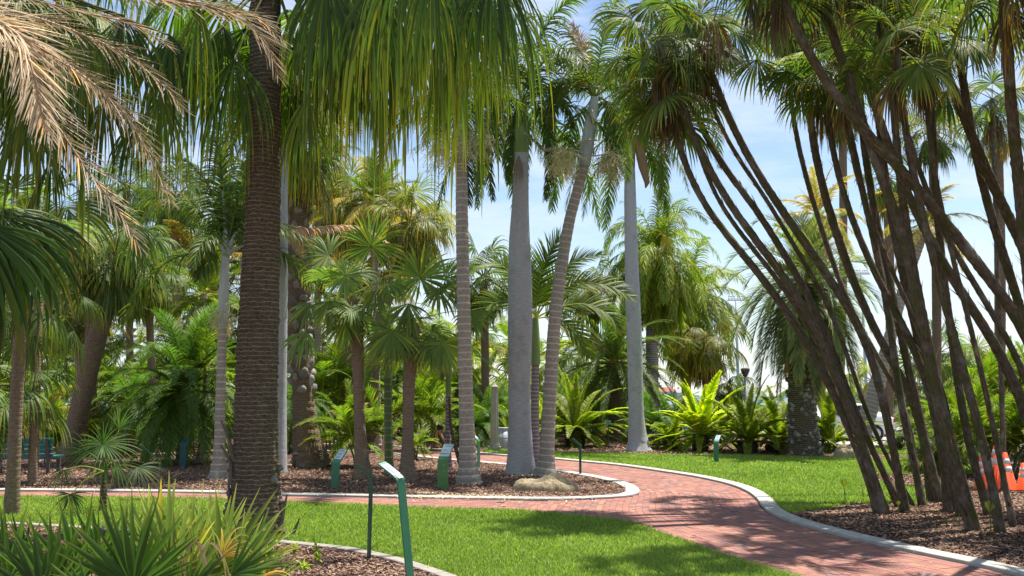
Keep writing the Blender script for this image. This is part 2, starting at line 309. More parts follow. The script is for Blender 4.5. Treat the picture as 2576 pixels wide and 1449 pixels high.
def crown(root, off, spec, seed=0, merged=False, nv=2, name='frond', avoid=None):
    """spec: list of (type, count, high elevation, low elevation, scale, azimuth centre or None, azimuth spread)"""
    r = np.random.default_rng(seed + 100); parts = []; az = r.uniform(0, 6.28)
    for sp in spec:
        ty, n, hi, lo, sc = sp[:5]; ac = sp[5] if len(sp) > 5 else None; asp = sp[6] if len(sp) > 6 else 60
        for k in range(n):
            az += 2.39996; e = hi + (lo - hi) * ((k + .5) / n) + r.normal(0, 5); a = az if ac is None else R_(ac + r.uniform(-asp, asp))
            if avoid and e < avoid[2] and abs((math.degrees(a) - avoid[0] + 180) % 360 - 180) < avoid[1]: continue
            arr, me = lib(ty, e, int(r.integers(nv))); q = sc * r.uniform(.85, 1.12)
            if merged: parts.append((rotz(arr[0] * q, a), arr[1], arr[2] * r.uniform(.75, 1.25) * (np.array([.62, .68, .95]) if TYPES[ty].get('dead') else 1)))
            else: link(name, me, root, off, a, q)
    if merged:
        V, Fq, C = merge(parts); return link('crown', mesh_from('crown', V, Fq, C, M_leaf), root, off)
def trunk_mesh(pts, rad, mat_, sides=18, gap=0, amp=0, rough=.0, step=.035, seed=0, stub=0):
    c, s = catmull(np.column_stack([pts, rad]), step=step); q, rd = c[:, :3], c[:, 3]; n = len(q); r = np.random.default_rng(seed)
    T = nrm(np.gradient(q, axis=0)); A = nrm(np.cross(T, np.array([0, 1., 0.3]))); B = np.cross(A, T); an = np.linspace(0, 2 * math.pi, sides, endpoint=False)
    prof = np.ones(n)
    if gap: prof += amp * (1 - (s / gap) % 1) ** 2.5
    rr = rd[:, None] * prof[:, None] * (1 + r.normal(0, rough, (n, sides)) + rough * 2 * np.sin(an * 3 + s[:, None] * 1.3)[:, :])
    V = q[:, None] + rr[..., None] * (np.cos(an)[None, :, None] * A[:, None] + np.sin(an)[None, :, None] * B[:, None])
    V = np.concatenate([V, V[:, :1]], 1); s1 = sides + 1
    uv = np.stack(np.broadcast_arrays(np.concatenate([an, [2 * math.pi]])[None] * np.mean(rad), s[:, None]), -1)
    b = (np.arange(n - 1)[:, None] * s1 + np.arange(sides)[None]).ravel(); Fq = np.stack([b, b + 1, b + 1 + s1, b + s1], 1)
    return mesh_from('trunk', V.reshape(-1, 3), Fq, None, mat_, True, uv.reshape(-1, 2))
def px_path(pts, Z, dz=0.0):
    n = len(pts); W = [P(x, y, Z + dz * i / max(n - 1, 1)) for i, (x, y, *_) in enumerate(pts)]
    return np.array(W)
def palm(name, label, cat, pts, bark, Z=None, dz=0.0, group=None, gap=0, amp=0, rough=.01, sides=18, part='trunk', shaft=None, seed=0):
    """pts from the base up: (x, y, width) in picture units; returns root, base, top offset, Z"""
    x0, y0, w0 = pts[0]
    if Z is None: Z = G(x0, y0)[1]
    W = px_path(pts, Z, dz)
    if abs(W[0][2]) < .6: W[0][2] = -.03
    b = W[0].copy(); b[2] = max(b[2], 0) if b[2] < .6 else b[2]
    rad = np.array([p[2] * .5 * mpp(q) for p, q in zip(pts, W)])
    root = thing(name, label, cat, b, group)
    link(part, trunk_mesh(W - b, rad, bark, sides, gap, amp, rough, .05 if Z > 22 else .03, seed), root)
    top = W[-1] - b
    if shaft:
        sp, sm = shaft; Wp = px_path(sp, Z + dz, 0); rd = np.array([p[2] * .5 * mpp(q) for p, q in zip(sp, Wp)])
        link('crownshaft', trunk_mesh(Wp - b, rd, sm, 16, 0, 0, .004, .06), root); top = Wp[-1] - b
    return root, b, top, Z + dz
def frond_px(root, b, pts, Z, ty, dz=0.0, sc=1.0, seed=0, N0=(0, -.8, .6), over=None, name='frond'):
    s = dict(TYPES[ty]);
    if over: s.update(over)
    W = px_path(pts, Z, dz) - b; c, _ = catmull(W, n=26)
    arr = pinnate(c, s, np.random.default_rng(seed + 5), N0, sc)
    return link(name, mesh_from(ty + '_frond', *arr, mat=M_dead if s.get('dead') else M_leaf), root)
def fan_px(root, b, h, tip, Z, ty, R=None, Nn=(0, -1, .25), seed=0, pet=None, over=None, toward=-.2, name='frond'):
    """fan leaf with its hastula at picture point h, middle segment pointing to tip; pet = start of the petiole"""
    s = dict(TYPES[ty]);
    if over: s.update(over)
    h3 = P(*h, Z); t3 = P(*tip, Z); T = nrm(t3 - h3) + np.array([0, toward, 0]); R = R or np.linalg.norm(t3 - h3) * 1.08
    r = np.random.default_rng(seed + 11)
    parts = [fan_blade(h3 - b, T, np.asarray(Nn, float), R, s['n'], R_(s['A']), s['fuse'], s['gb'], s['gt'], s['col'], r, s.get('fw', 1), s.get('cup', 0), 8, None, s.get('costa', 0), s.get('jit', .05), .18, s.get('folds', 0), s.get('yel', .12))]
    if pet is not None:
        p0 = P(pet[0], pet[1], pet[2] if len(pet) > 2 else Z); mid = (p0 + h3) / 2 + np.array([0, 0, .06]); c, _ = catmull(np.array([p0, mid, h3]) - b, n=8); parts.append(tube(c, np.linspace(.02, .012, 8) * s.get('pt', 1), 4, s['pc']))
    return link(name, mesh_from(ty + '_frond', *merge(parts), mat=M_dead if s.get('dead') else M_leaf), root)
def plume(root, b, c, Z, R, n, seed=0, col=((.42, .42, .22), (.40, .42, .20), (.50, .48, .28)), down=.5, name='flower_stalk'):
    """branched stringy flower cluster centred on picture point c"""
    r = np.random.default_rng(seed); o = P(*c, Z) - b
    d = nrm(r.normal(0, 1, (n, 3)) + np.array([0, 0, -down])); pts, dirs = integ(np.tile(o, (n, 1)), d, R * r.uniform(.5, 1.1, n), 6, 1.6 / R)
    pts[:, 1:] += r.normal(0, R * .035, pts[:, 1:].shape)
    W = np.full((n, 7), .009) * np.linspace(1.2, .7, 7); side = nrm(np.cross(dirs, np.array([0, -1., .1])) + 1e-6)
    t = np.linspace(0, 1, 7)[None].repeat(n, 0); parts = [strips(pts, side, W, ramp3(t, *col))]
    m = n * 5; q = pts[r.integers(0, n, m), r.integers(2, 7, m)]; d2 = nrm(r.normal(0, 1, (m, 3)) + np.array([0, 0, -.4])); p2, dd = integ(q, d2, np.full(m, R * .2), 3, .5 / R)
    parts.append(strips(p2, nrm(np.cross(dd, np.array([0, -1., .1])) + 1e-6), np.full((m, 4), .008), np.tile(np.asarray(col[2]), (m, 4, 1)) * r.uniform(.6, 1.2, (m, 1, 1))))
    return link(name, mesh_from('flower_stalk', *merge(parts), mat=M_dead), root)
# ================================================================== the setting: ground, path, lawns, road, water
def gl(pts): return np.array([G(x, y)[:2] for x, y in pts])
def smooth2(pts, step=.12): return catmull(np.asarray(pts), step=step)[0]
def sheet(name, poly, z, m, kind='structure', bumpy=0):
    bm = bmesh.new(); vs = [bm.verts.new((x, y, z)) for x, y in poly]; f = bm.faces.new(vs); f.normal_update()
    if f.normal.z < 0: f.normal_flip()
    bmesh.ops.triangulate(bm, faces=[f]); me = bpy.data.meshes.new(name); bm.to_mesh(me); bm.free(); me.materials.append(m)
    return link(name, me, kind=kind)
M_soil = mat('mulch_ground', rough=.95); n1 = noise(M_soil, 22, 8, rough=.75); n2 = noise(M_soil, .8, 4)
base(M_soil, mixc(M_soil, .45, ramp(M_soil, n1, [(.30, (.020, .012, .009)), (.5, (.13, .065, .045)), (.68, (.30, .17, .12))]), ramp(M_soil, n2, [(.35, (.05, .03, .022)), (.65, (.19, .105, .075))]))); bump(M_soil, n1, .9, .03)
M_turf = mat('turf_soil', rough=.95); base(M_turf, ramp(M_turf, noise(M_turf, 30, 5), [(.3, (.06, .13, .012)), (.7, (.13, .25, .03))]))
M_joint = mat('paver_joint_sand', (.075, .05, .04), .95)
M_road = mat('pale_asphalt', rough=.9); base(M_road, ramp(M_road, noise(M_road, 3, 8, rough=.7), [(.3, (.33, .31, .30)), (.7, (.46, .43, .41))]))
M_water = mat('bay_water', (.10, .16, .20), .25, .5); bump(M_water, noise(M_water, .6, 4, stretch=(1, 3, 1)), .5, .3)
sheet('ground', [(-400, -30), (400, -30), (400, 105), (-400, 105)], 0, M_soil)
sheet('bay_water', [(-9000, 105), (9000, 105), (9000, 15000), (-9000, 15000)], -.35, M_water)
OUT = [(1225, 1142), (1280, 1147), (1388, 1154), (1475, 1162), (1575, 1172), (1675, 1186), (1774, 1201), (1858, 1219.5), (1908, 1237), (1938, 1256), (1953, 1272), (1975, 1291), (2020, 1311), (2110, 1337), (2210, 1361), (2340, 1390), (2472, 1417), (2576, 1440), (2900, 1520), (3500, 1690), (4600, 2100)]
REARF = [(-900, 1152), (-300, 1154), (0, 1149.5), (150, 1144), (300, 1135), (450, 1125), (570, 1121.5), (750, 1119), (947, 1120), (1037, 1127), (1130, 1134)]
outc = smooth2(gl(REARF + OUT), .1)                       # lawn-side line of the outer kerb, from far left round to the lower right
ISL = [(-900, 1170), (-300, 1168), (0, 1163), (150, 1158), (300, 1150), (450, 1141.5), (570, 1138.5), (750, 1136.5), (900, 1135.5), (987, 1140), (1054, 1149), (1154, 1159), (1280, 1170), (1388, 1182), (1474, 1196), (1530, 1206), (1574, 1217), (1601, 1229), (1609, 1238), (1603, 1246), (1574, 1253), (1507, 1257.5), (1408, 1261), (1275, 1260), (1104, 1256.5), (904, 1252.5), (704, 1249), (550, 1243.5), (333, 1240.5), (0, 1237.5), (-400, 1236), (-1100, 1234)]
islc = smooth2(gl(ISL), .1)
NEAR = [(-1100, 1252), (-400, 1251), (0, 1253), (550, 1260), (704, 1267.5), (937, 1276), (1070, 1282.5), (1308, 1290), (1408, 1299.5), (1541, 1313.5), (1608, 1327), (1674, 1351), (1741, 1375), (1807, 1399.5), (1874, 1422), (1955, 1446), (2100, 1490), (2500, 1640), (3300, 2100)]
nearc = smooth2(gl(NEAR), .15)
path_poly = np.vstack([outc, nearc[::-1]])
sheet('path', path_poly, .004, M_joint)
def kerb(name, line, wdt, side, label, closed=False, m=M_kerb, h=.045, seg=0):
    """flat concrete edging along a line, on its left (+1) or right (-1)"""
    l = np.asarray(line); L0, drop = [], []
    for i in range(len(l) - 1):
        L0.append(l[i]); drop.append(0)
        if i % 14 == 7:
            d_ = nrm(l[i + 1] - l[i]); md_ = (l[i] + l[i + 1]) / 2
            for q_, z_ in ((-.010, 0), (0, .03), (.010, 0)): L0.append(md_ + d_ * q_); drop.append(z_)
    L0.append(l[-1]); drop.append(0); l = np.array(L0); drop = np.array(drop)
    t = nrm(np.gradient(l, axis=0)); n = np.stack([-t[:, 1], t[:, 0]], 1) * side
    r = np.random.default_rng(3); jig = catmull(np.column_stack([np.arange(40), r.normal(0, .006, 40), np.zeros(40)]), n=len(l))[0][:, 1:2]
    a = l + n * (jig + .0); b = l + n * (wdt + jig * .6); k = len(l); z = h + jig[:, 0] * .3 - drop
    rows = [np.column_stack([a, np.full(k, -.02)]), np.column_stack([a, z - .006]), np.column_stack([a + n * .008, z]), np.column_stack([b - n * .008, z]), np.column_stack([b, z - .006]), np.column_stack([b, np.full(k, -.02)])]
    V = np.stack(rows, 1).reshape(-1, 3); i = np.arange(k - 1)[:, None] * 6 + np.arange(5)[None]; i = i.ravel(); Fq = np.stack([i, i + 1, i + 7, i + 6], 1)
    if side > 0: Fq = Fq[:, ::-1]
    return link(name, mesh_from(name, V, Fq, None, m, False), None, kind='structure')
kerb('outer_kerb', outc, .24, -1, '')
kerb('island_kerb', islc, .25, -1, '')
BEDL = [(-700, 1298), (-200, 1312), (167, 1328), (450, 1350), (600, 1358), (747, 1371), (870, 1384), (937, 1396), (1020, 1416), (1070, 1432), (1140, 1456), (1260, 1510), (1420, 1640), (1500, 1900)]
bedl = smooth2(gl(BEDL), .1)
kn = M_kerb; M_kerbd = concrete('weathered_concrete', (.34, .31, .26)); kerb('bed_kerb', bedl, .14, -1, '', m=M_kerbd)
sheet('island_bed', islc, .012, M_soil)
lawn1 = np.vstack([nearc, gl([(3300, 2600), (1500, 2600)]), bedl[::-1]])
far2 = [(1215, 1133), (1343, 1136.5), (1475, 1141), (1641, 1146), (1905, 1148), (2062, 1152.6), (2158, 1154), (2300, 1157), (2500, 1157), (2500, 1196), (2350, 1197), (2198, 1196), (2196, 1208), (2230, 1222), (2300, 1228), (2345, 1245), (2335, 1268), (2298, 1274), (2158, 1268), (2085, 1283), (1998, 1296)]
i0 = int(np.argmin(np.linalg.norm(outc - gl([(1225, 1142)])[0], axis=1))); i1 = int(np.argmin(np.linalg.norm(outc - gl([(1985, 1296)])[0], axis=1)))
lawn2 = np.vstack([gl(far2), outc[i0:i1][::-1]])
lawn3 = gl([(2150, 1128), (2230, 1122), (2300, 1121), (2420, 1126), (2420, 1142), (2300, 1146), (2178, 1140)])
lawn4 = gl([(640, 1086), (860, 1086), (860, 1108), (640, 1108)])
sheet('near_lawn', lawn1, .016, M_turf); sheet('far_lawn', lawn2, .016, M_turf); sheet('lawn_strip', lawn3, .016, M_turf); sheet('distant_lawn', lawn4, .016, M_turf)
sheet('road', gl([(1900, 1073), (2900, 1073), (2900, 1126), (2420, 1126), (2300, 1121), (2220, 1122), (2140, 1119), (1950, 1112)]), .008, M_road)
kerb('road_kerb', smooth2(gl([(1900, 1073), (2400, 1073), (2900, 1073)]), .5), .6, 1, '', h=.12)
# ---- clay pavers laid in rows that follow the outer kerb, and straight rows on the left arm
def bricks():
    Vs, Cs = [], []; r = np.random.default_rng(4)
    seg = outc[::2]; t = nrm(np.gradient(seg, axis=0)); nv = np.stack([t[:, 1], -t[:, 0]], 1)
    pal = np.array([(.345, .160, .120), (.31, .140, .112), (.38, .185, .132), (.27, .130, .112), (.21, .14, .14), (.41, .215, .145), (.325, .165, .128)])
    pr = np.array([.30, .22, .14, .12, .05, .05, .12])
    def emit(q0, q1, q2, q3):
        c = (q0 + q2) / 2; ok = inside(c, path_poly) & ~inside(c, islc); ok &= c[:, 1] < 60
        q = np.stack([q0, q1, q2, q3], 1)[ok]; ar = np.linalg.norm(q[:, 1] - q[:, 0], axis=1); k = (ar > .08); q = q[k]
        z = .010 + r.normal(0, .0008, (len(q), 1, 1)); Vs.append(np.concatenate([q, np.broadcast_to(z, (len(q), 4, 1))], 2).reshape(-1, 3))
        cc = pal[r.choice(len(pal), len(q), p=pr)] * r.uniform(.92, 1.08, (len(q), 1)); Cs.append(np.repeat(cc, 4, 0))
    P1 = gl([(1330, 1270)])[0]
    tl = nrm(gl([(1275, 1260)])[0] - gl([(0, 1237.5)])[0]); nl = np.array([-tl[1], tl[0]]); o = gl([(1290, 1260)])[0]
    Xs = -.15
    for k in range(60):
        a = seg + nv * (.275 + .1 * k); b = seg + nv * (.275 + .1 * k + .0955)
        s = np.concatenate([[0], np.cumsum(np.linalg.norm(np.diff((a + b) / 2, axis=0), axis=1))])
        u = np.arange(s[0] + (.1 if k % 2 else 0), s[-1], .2)
        f = lambda A, x: np.stack([np.interp(x, s, A[:, 0]), np.interp(x, s, A[:, 1])], 1)
        q0, q1, q2, q3 = f(a, u[:-1]), f(a, u[1:] - .0045), f(b, u[1:] - .0045), f(b, u[:-1])
        c = (q0 + q2) / 2; m = ~((c[:, 0] < Xs) & ((c - o) @ nl < .6) & (c[:, 1] < 20))
        # where offset rows fold over themselves keep only bricks whose nearest kerb distance is the row's own
        i = np.argmin(((c[:, None] - seg[None, ::2]) ** 2).sum(2), 1); dd = np.sqrt(((c - seg[::2][i]) ** 2).sum(1)); m &= np.abs(dd - (.325 + .1 * k)) < .06
        if m.any(): emit(q0[m], q1[m], q2[m], q3[m])
    for k in range(-25, 30):
        u = np.arange(-22 + (.1 if k % 2 else 0), 6, .2); o2 = o - nl * .1 * k
        q0 = o2 + tl * u[:-1, None]; q1 = o2 + tl * (u[1:, None] - .0045); q2 = q1 + nl * .0955; q3 = q0 + nl * .0955
        c = (q0 + q2) / 2; m = (c[:, 0] < Xs) & ((c - o) @ nl < .6)
        if m.any(): emit(q0[m], q1[m], q2[m], q3[m])
    V = np.concatenate(Vs); Fq = np.arange(len(V)).reshape(-1, 4); e = np.cross(V[Fq[:, 1]] - V[Fq[:, 0]], V[Fq[:, 2]] - V[Fq[:, 0]])[:, 2] < 0; Fq[e] = Fq[e][:, ::-1]
    link('brick_paving', mesh_from('brick_paving', V, Fq, np.concatenate(Cs), M_brick, False), None, kind='structure')
bricks()
# ---- scattered stuff: grass blades, wood chips
def scatter(poly, dens, zmax=60, ymin=8):
    mn, mxx = poly.min(0), poly.max(0); mn[1] = max(mn[1], ymin); mxx[1] = min(mxx[1], zmax); res = []
    y = mn[1]
    while y < mxx[1]:
        h = max(.5, y * .06); xr = .62 * y + 1; x0, x1 = max(mn[0], -xr), min(mxx[0], xr)
        if x1 > x0:
            n = int(dens(y) * h * (x1 - x0)); q = np.stack([rng.uniform(x0, x1, n), rng.uniform(y, min(y + h, mxx[1]), n)], 1); res.append(q[inside(q, poly)])
        y += h
    return np.concatenate(res)
def grass(name, polys, dens, label, hs=1.0):
    q = np.concatenate([scatter(p, dens) for p in polys]); n = len(q); y = q[:, 1]
    pn = np.sin(q[:, 0] * 2.1 + np.sin(q[:, 1] * 1.7) * 2) * .5 + np.sin(q[:, 0] * .7 + q[:, 1] * 1.3) * .5
    h = (rng.uniform(.035, .075, n) * hs)[:, None]; wd = (.0035 + .00055 * y)[:, None] * rng.uniform(.7, 1.3, (n, 1)); a = rng.uniform(0, 6.283, n)
    sd = np.stack([np.cos(a), np.sin(a) * .5, np.zeros(n)], 1); ln = np.stack([rng.normal(0, .45, n), rng.normal(0, .45, n), np.ones(n)], 1)
    b = np.column_stack([q, np.full(n, .012)]); t = b + ln * h; mid = b + ln * h * .55 + np.array([0, 0, .006])
    V = np.stack([b - sd * wd / 2, b + sd * wd / 2, mid + sd * wd * .45, mid - sd * wd * .45, t], 1)
    i = np.arange(n)[:, None] * 5; Fq = np.concatenate([i + [0, 1, 2, 3], i + [3, 2, 4, 4]])
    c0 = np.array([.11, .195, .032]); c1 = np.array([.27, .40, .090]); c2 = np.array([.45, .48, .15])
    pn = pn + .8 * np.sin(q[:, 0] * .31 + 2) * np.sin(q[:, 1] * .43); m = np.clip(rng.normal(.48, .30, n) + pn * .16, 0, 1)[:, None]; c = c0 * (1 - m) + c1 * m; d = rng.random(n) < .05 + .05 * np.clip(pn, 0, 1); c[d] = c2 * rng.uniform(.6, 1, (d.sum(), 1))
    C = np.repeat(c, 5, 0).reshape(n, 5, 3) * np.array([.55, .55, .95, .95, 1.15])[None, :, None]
    F2 = Fq.copy(); tri = np.concatenate([i + [0, 1, 2], i + [0, 2, 3], i + [3, 2, 4]])
    link(name, mesh_from(name, V.reshape(-1, 3), tri, C.reshape(-1, 3), M_grass, False), None, kind='stuff', label=label, category='grass')
def chips(name, polys, dens, label, cuts=(), edge=None, bright=1.0, zoff=.0, ymin=7, size=1.0, zmax=60):
    q = np.concatenate([scatter(p, dens, zmax, ymin) for p in polys])
    for c in cuts: q = q[~inside(q, c)]
    if edge is not None:
        k_ = np.concatenate([np.min(((c_[:, None] - edge[None, ::2]) ** 2).sum(2), 1) for c_ in np.array_split(q, 200)]); q = q[(k_ > .25 ** 2) | (rng.random(len(q)) < .04)]
    n = len(q); a = rng.uniform(0, 6.283, n); L_ = rng.uniform(.010, .029, n) * (1 + q[:, 1] * .012) * size; W_ = L_ * rng.uniform(.3, .6, n)
    u = np.stack([np.cos(a), np.sin(a), rng.normal(0, .22, n)], 1); v = np.stack([-np.sin(a), np.cos(a), rng.normal(0, .22, n)], 1)
    c = np.column_stack([q, rng.uniform(.008, .038, n) + zoff]); u *= L_[:, None]; v *= W_[:, None]
    V = np.stack([c - u, c - v * .9 + np.array([0, 0, .003]), c + u, c + v + np.array([0, 0, .004])], 1)
    i = np.arange(n)[:, None] * 4; Fq = i + [0, 1, 2, 3]
    pal = np.array([(.42, .27, .19), (.28, .16, .11), (.17, .09, .065), (.47, .31, .20), (.08, .05, .04), (.36, .24, .18)]); C = pal[rng.integers(0, 6, n)] * rng.uniform(.75, 1.2, (n, 1)) * bright
    link(name, mesh_from(name, V.reshape(-1, 3), Fq, np.repeat(C, 4, 0), M_chip, False), None, kind='stuff', label=label, category='mulch')
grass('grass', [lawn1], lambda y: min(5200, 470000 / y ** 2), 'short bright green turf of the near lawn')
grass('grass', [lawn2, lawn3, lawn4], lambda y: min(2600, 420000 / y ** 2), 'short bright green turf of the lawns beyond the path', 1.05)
island_vis = islc
chips('wood_chips', [island_vis], lambda y: min(1500, 260000 / y ** 2), 'brown bark mulch covering the island bed', edge=islc, zoff=.012, zmax=36, bright=.9)
rbed = gl([(1975, 1296), (2085, 1283), (2158, 1268), (2298, 1274), (2335, 1268), (2345, 1245), (2300, 1228), (2230, 1222), (2196, 1208), (2198, 1196), (2700, 1196), (3400, 1500), (3500, 1690), (2900, 1520), (2576, 1440), (2340, 1390), (2110, 1337), (2020, 1311)])
chips('wood_chips', [rbed], lambda y: min(2600, 330000 / y ** 2), 'dark brown bark mulch under the clumping palms', bright=.8, size=1.15)
lbed = np.vstack([bedl, gl([(1300, 2200), (-800, 2200)])])
chips('wood_chips', [lbed], lambda y: 2400, 'brown bark mulch in the foreground bed', ymin=5, bright=.85)
fbed = gl([(1340, 1134), (1475, 1140), (1641, 1145), (1905, 1147), (2062, 1152), (2158, 1153), (2300, 1156), (2300, 1147), (2178, 1141), (2150, 1128), (2000, 1110), (1340, 1100)])
chips('wood_chips', [fbed, gl([(600, 1118), (950, 1118), (1225, 1131), (1225, 1108), (600, 1095)])], lambda y: 260000 / y ** 2 * .8, 'reddish bark mulch in the beds behind the far lawn', size=1.2)
# straw-like fallen leaf strips on the right bed
q = scatter(rbed, lambda y: 13, 17, 8); k = len(q); a = rng.normal(0, .55, k) + (rng.random(k) < .5) * math.pi
pts, dr = integ(np.column_stack([q, np.full(k, .045)]), np.stack([np.cos(a), np.sin(a), rng.uniform(0, .12, k)], 1), rng.uniform(.12, .6, k), 6, .5); pts[..., 2] = np.maximum(pts[..., 2], .035)
sdv = nrm(np.cross(dr, np.array([0, 0, 1.]))); Wd = np.full(pts.shape[:2], .010) * rng.uniform(.5, 1.4, (k, 1)); Cc = np.broadcast_to(np.array([.40, .27, .17]), (k, 7, 3)) * rng.uniform(.5, 1.3, (k, 1, 1))
link('dry_leaf_litter', mesh_from('dry_leaf_litter', *strips(pts, sdv, Wd, Cc), mat=M_dead), None, kind='stuff', label='straw coloured dry leaf strips lying on the mulch under the clumping palms', category='leaf litter')
# pale petals on the path and island edge
q = np.concatenate([scatter(gl([(1000, 1250), (1500, 1256), (1500, 1272), (1000, 1268)]), lambda y: 60), scatter(gl([(1050, 1246), (1300, 1250), (1300, 1262), (1050, 1262)]), lambda y: 220)]); n = len(q)
V = (np.column_stack([q, np.full(n, .055)])[:, None] + np.array([(-1, 0, 0), (0, -1, 0), (1, 0, 0), (0, 1, .3)])[None] * rng.uniform(.007, .016, (n, 1, 1))).reshape(-1, 3)
link('fallen_petals', mesh_from('fallen_petals', V, np.arange(n * 4).reshape(-1, 4), np.tile((.62, .55, .36), (n * 4, 1)), M_chip, False), None, kind='stuff', label='pale yellow petals fallen along the front kerb of the island bed', category='petals')

# ragged fallen bits on the paving and the lawn
q = np.concatenate([scatter(path_poly, lambda y: 2.2, 34, 8), scatter(lawn1, lambda y: .7, 16, 8), scatter(lawn2, lambda y: .5, 24, 9), scatter(islc, lambda y: 3.0, 26, 14)]); n = len(q); a = rng.uniform(0, 6.28, n); l_ = rng.uniform(.012, .06, n); w_ = l_ * rng.uniform(.15, .5, n)
u = np.stack([np.cos(a), np.sin(a), rng.normal(0, .1, n)], 1) * l_[:, None]; v = np.stack([-np.sin(a), np.cos(a), rng.normal(0, .1, n)], 1) * w_[:, None]; c = np.column_stack([q, np.full(n, .03)])
V = np.stack([c - u, c - v, c + u, c + v], 1).reshape(-1, 3); pl_ = np.array([(.40, .28, .16), (.20, .12, .07), (.5, .42, .26), (.10, .07, .04)])
link('fallen_bits', mesh_from('fallen_bits', V, np.arange(n * 4).reshape(-1, 4), np.repeat(pl_[rng.integers(0, 4, n)], 4, 0), M_chip, False), None, kind='stuff', label='small dry leaf bits scattered over the paving and lawn', category='leaf litter')
# ================================================================== palms
def lumps(axis, rad, n, size, seed=0, front=True, t0=0., t1=1., tall=.8, spiral=False):
    """pale knobs of old leaf bases round a trunk axis (k,3) with radii"""
    r = np.random.default_rng(seed); c, s = catmull(np.column_stack([axis, rad]), n=60); parts = []; U = np.linspace(0, math.pi, 6); Wv = np.linspace(0, 2 * math.pi, 9)[:-1]
    for k in range(n):
        t = t0 + (t1 - t0) * (k + r.random()) / n; q = c[int(t * 59)]; a = (k * 2.4) if spiral else r.uniform(0, 6.283)
        o = np.array([math.cos(a), math.sin(a), 0.]); sd = np.array([-o[1], o[0], 0]); up = np.array([0, 0, 1.]) + o * .35
        w_, h_, d_ = size * r.uniform(.6, 1.3), size * tall * r.uniform(.6, 1.3), size * r.uniform(.25, .5); ctr = q[:3] + o * q[3] * .98
        V = []
        for i, u in enumerate(U):
            for v in Wv: V.append(ctr + sd * w_ * .5 * math.sin(u) * math.cos(v) * (1.15 - .5 * i / 5) + o * d_ * math.sin(u) * max(math.sin(v), -.3) * 1.3 + up * h_ * .5 * -math.cos(u) + r.normal(0, size * .035, 3))
        V = np.array(V); i = np.arange(5)[:, None] * 8 + np.arange(8)[None]; j = np.arange(5)[:, None] * 8 + (np.arange(8)[None] + 1) % 8
        parts.append((V, np.stack([i.ravel(), j.ravel(), j.ravel() + 8, i.ravel() + 8], 1), np.tile(np.array((.33, .31, .28)) * r.uniform(.5, 1.25), (len(V), 1))))
    return merge(parts)
def palm_axis(pts, Z, dz, b):
    W = px_path(pts, Z, dz); return W - b, np.array([p[2] * .5 * mpp(q) for p, q in zip(pts, W)])
M_husk = colmat('grey_leaf_base', .9, .15, 25, .5)

# --- the big dark palm in the left foreground
mp_pts = [(638, 1352, 148), (640, 1300, 138), (643, 1230, 120), (645, 1150, 110), (648, 1000, 104), (652, 800, 96), (657, 600, 86), (662, 400, 82), (668, 200, 78), (670, 60, 74), (672, -80, 68)]
root, b, top, Z = palm('ribbon_fan_palm', 'massive dark brown trunk in the left foreground, with weeping fan leaves above', 'palm tree', mp_pts, B_dark, gap=.115, amp=.018, rough=.03, sides=40, seed=3)
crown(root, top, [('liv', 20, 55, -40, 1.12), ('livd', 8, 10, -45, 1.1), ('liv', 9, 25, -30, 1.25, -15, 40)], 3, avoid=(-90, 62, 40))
for k, (hx, hy, tx, ty, zz) in enumerate([(775, 240, 770, 480, 10.6), (590, 150, 575, 420, 10.9), (405, 240, 400, 470, 10.3), (945, 10, 960, 300, 9.6), (880, -20, 900, 280, 10.2), (1060, 10, 1090, 330, 9.9), (1150, -10, 1200, 300, 10.0), (1200, 60, 1300, 260, 10.2), (820, 0, 800, 300, 9.8), (500, 20, 480, 300, 10.4), (1010, -40, 1010, 240, 9.4), (1000, 90, 1000, 370, 11.2), (1110, 80, 1120, 400, 10.8), (1240, -20, 1290, 250, 9.6), (900, 60, 890, 330, 11.5), (1180, 120, 1200, 430, 11.6), (840, -10, 835, 250, 11.9), (930, 40, 940, 360, 10.9), (1090, -30, 1085, 230, 9.2), (1270, 60, 1310, 300, 11.2), (1030, 120, 1045, 400, 12.3), (980, 20, 985, 300, 12.2), (1150, 30, 1160, 360, 10.9), (560, 60, 540, 260, 12.2)]):
    up = 70 if hy < 100 and hx > 750 else 0
    fan_px(root, b, (hx, hy - up), (tx + 25 * (k % 3 - 1), ty - (35 if k > 3 else 0)), zz, 'livd' if k % 5 in (1, 3) else 'liv', Nn=(.25 * (k % 3 - 1), -1, .35), seed=k, pet=(690, -60, Z), over=dict(A=(42, 55, 48)[k % 3], n=(30, 44, 36)[k % 3], gt=3.2, folds=.25, fw=1.1, jit=.2, yel=(.3, .06, .12)[k % 3]), toward=-.1)
ax, rd = palm_axis(mp_pts[:4], G(636, 1352)[1], 0, b)
for k in range(22):
    V, Fq, C = lumps(ax, rd, 1, .11, 60 + k, t0=(k / 22) ** 1.3 * .95, t1=(k / 22) ** 1.3 * .95 + .02, tall=.9)
    link('leaf_base', mesh_from('leaf_base', V, Fq, C * .55, M_husk), root)
for k, sp in enumerate([[(556, 1058), (574, 1100), (590, 1160)], [(556, 1120), (578, 1160), (583, 1215)], [(753, 1305), (738, 1340), (722, 1356)], [(575, 1205), (578, 1260), (588, 1300)], [(722, 1245), (712, 1290), (706, 1330)]]):
    c, _ = catmull(px_path(sp, Z - .1) - b, n=10); link('leaf_stub', mesh_from('leaf_stub', *tube(c, np.linspace(.010, .034, 10), 6, (.16, .13, .11)), mat=M_husk), root)

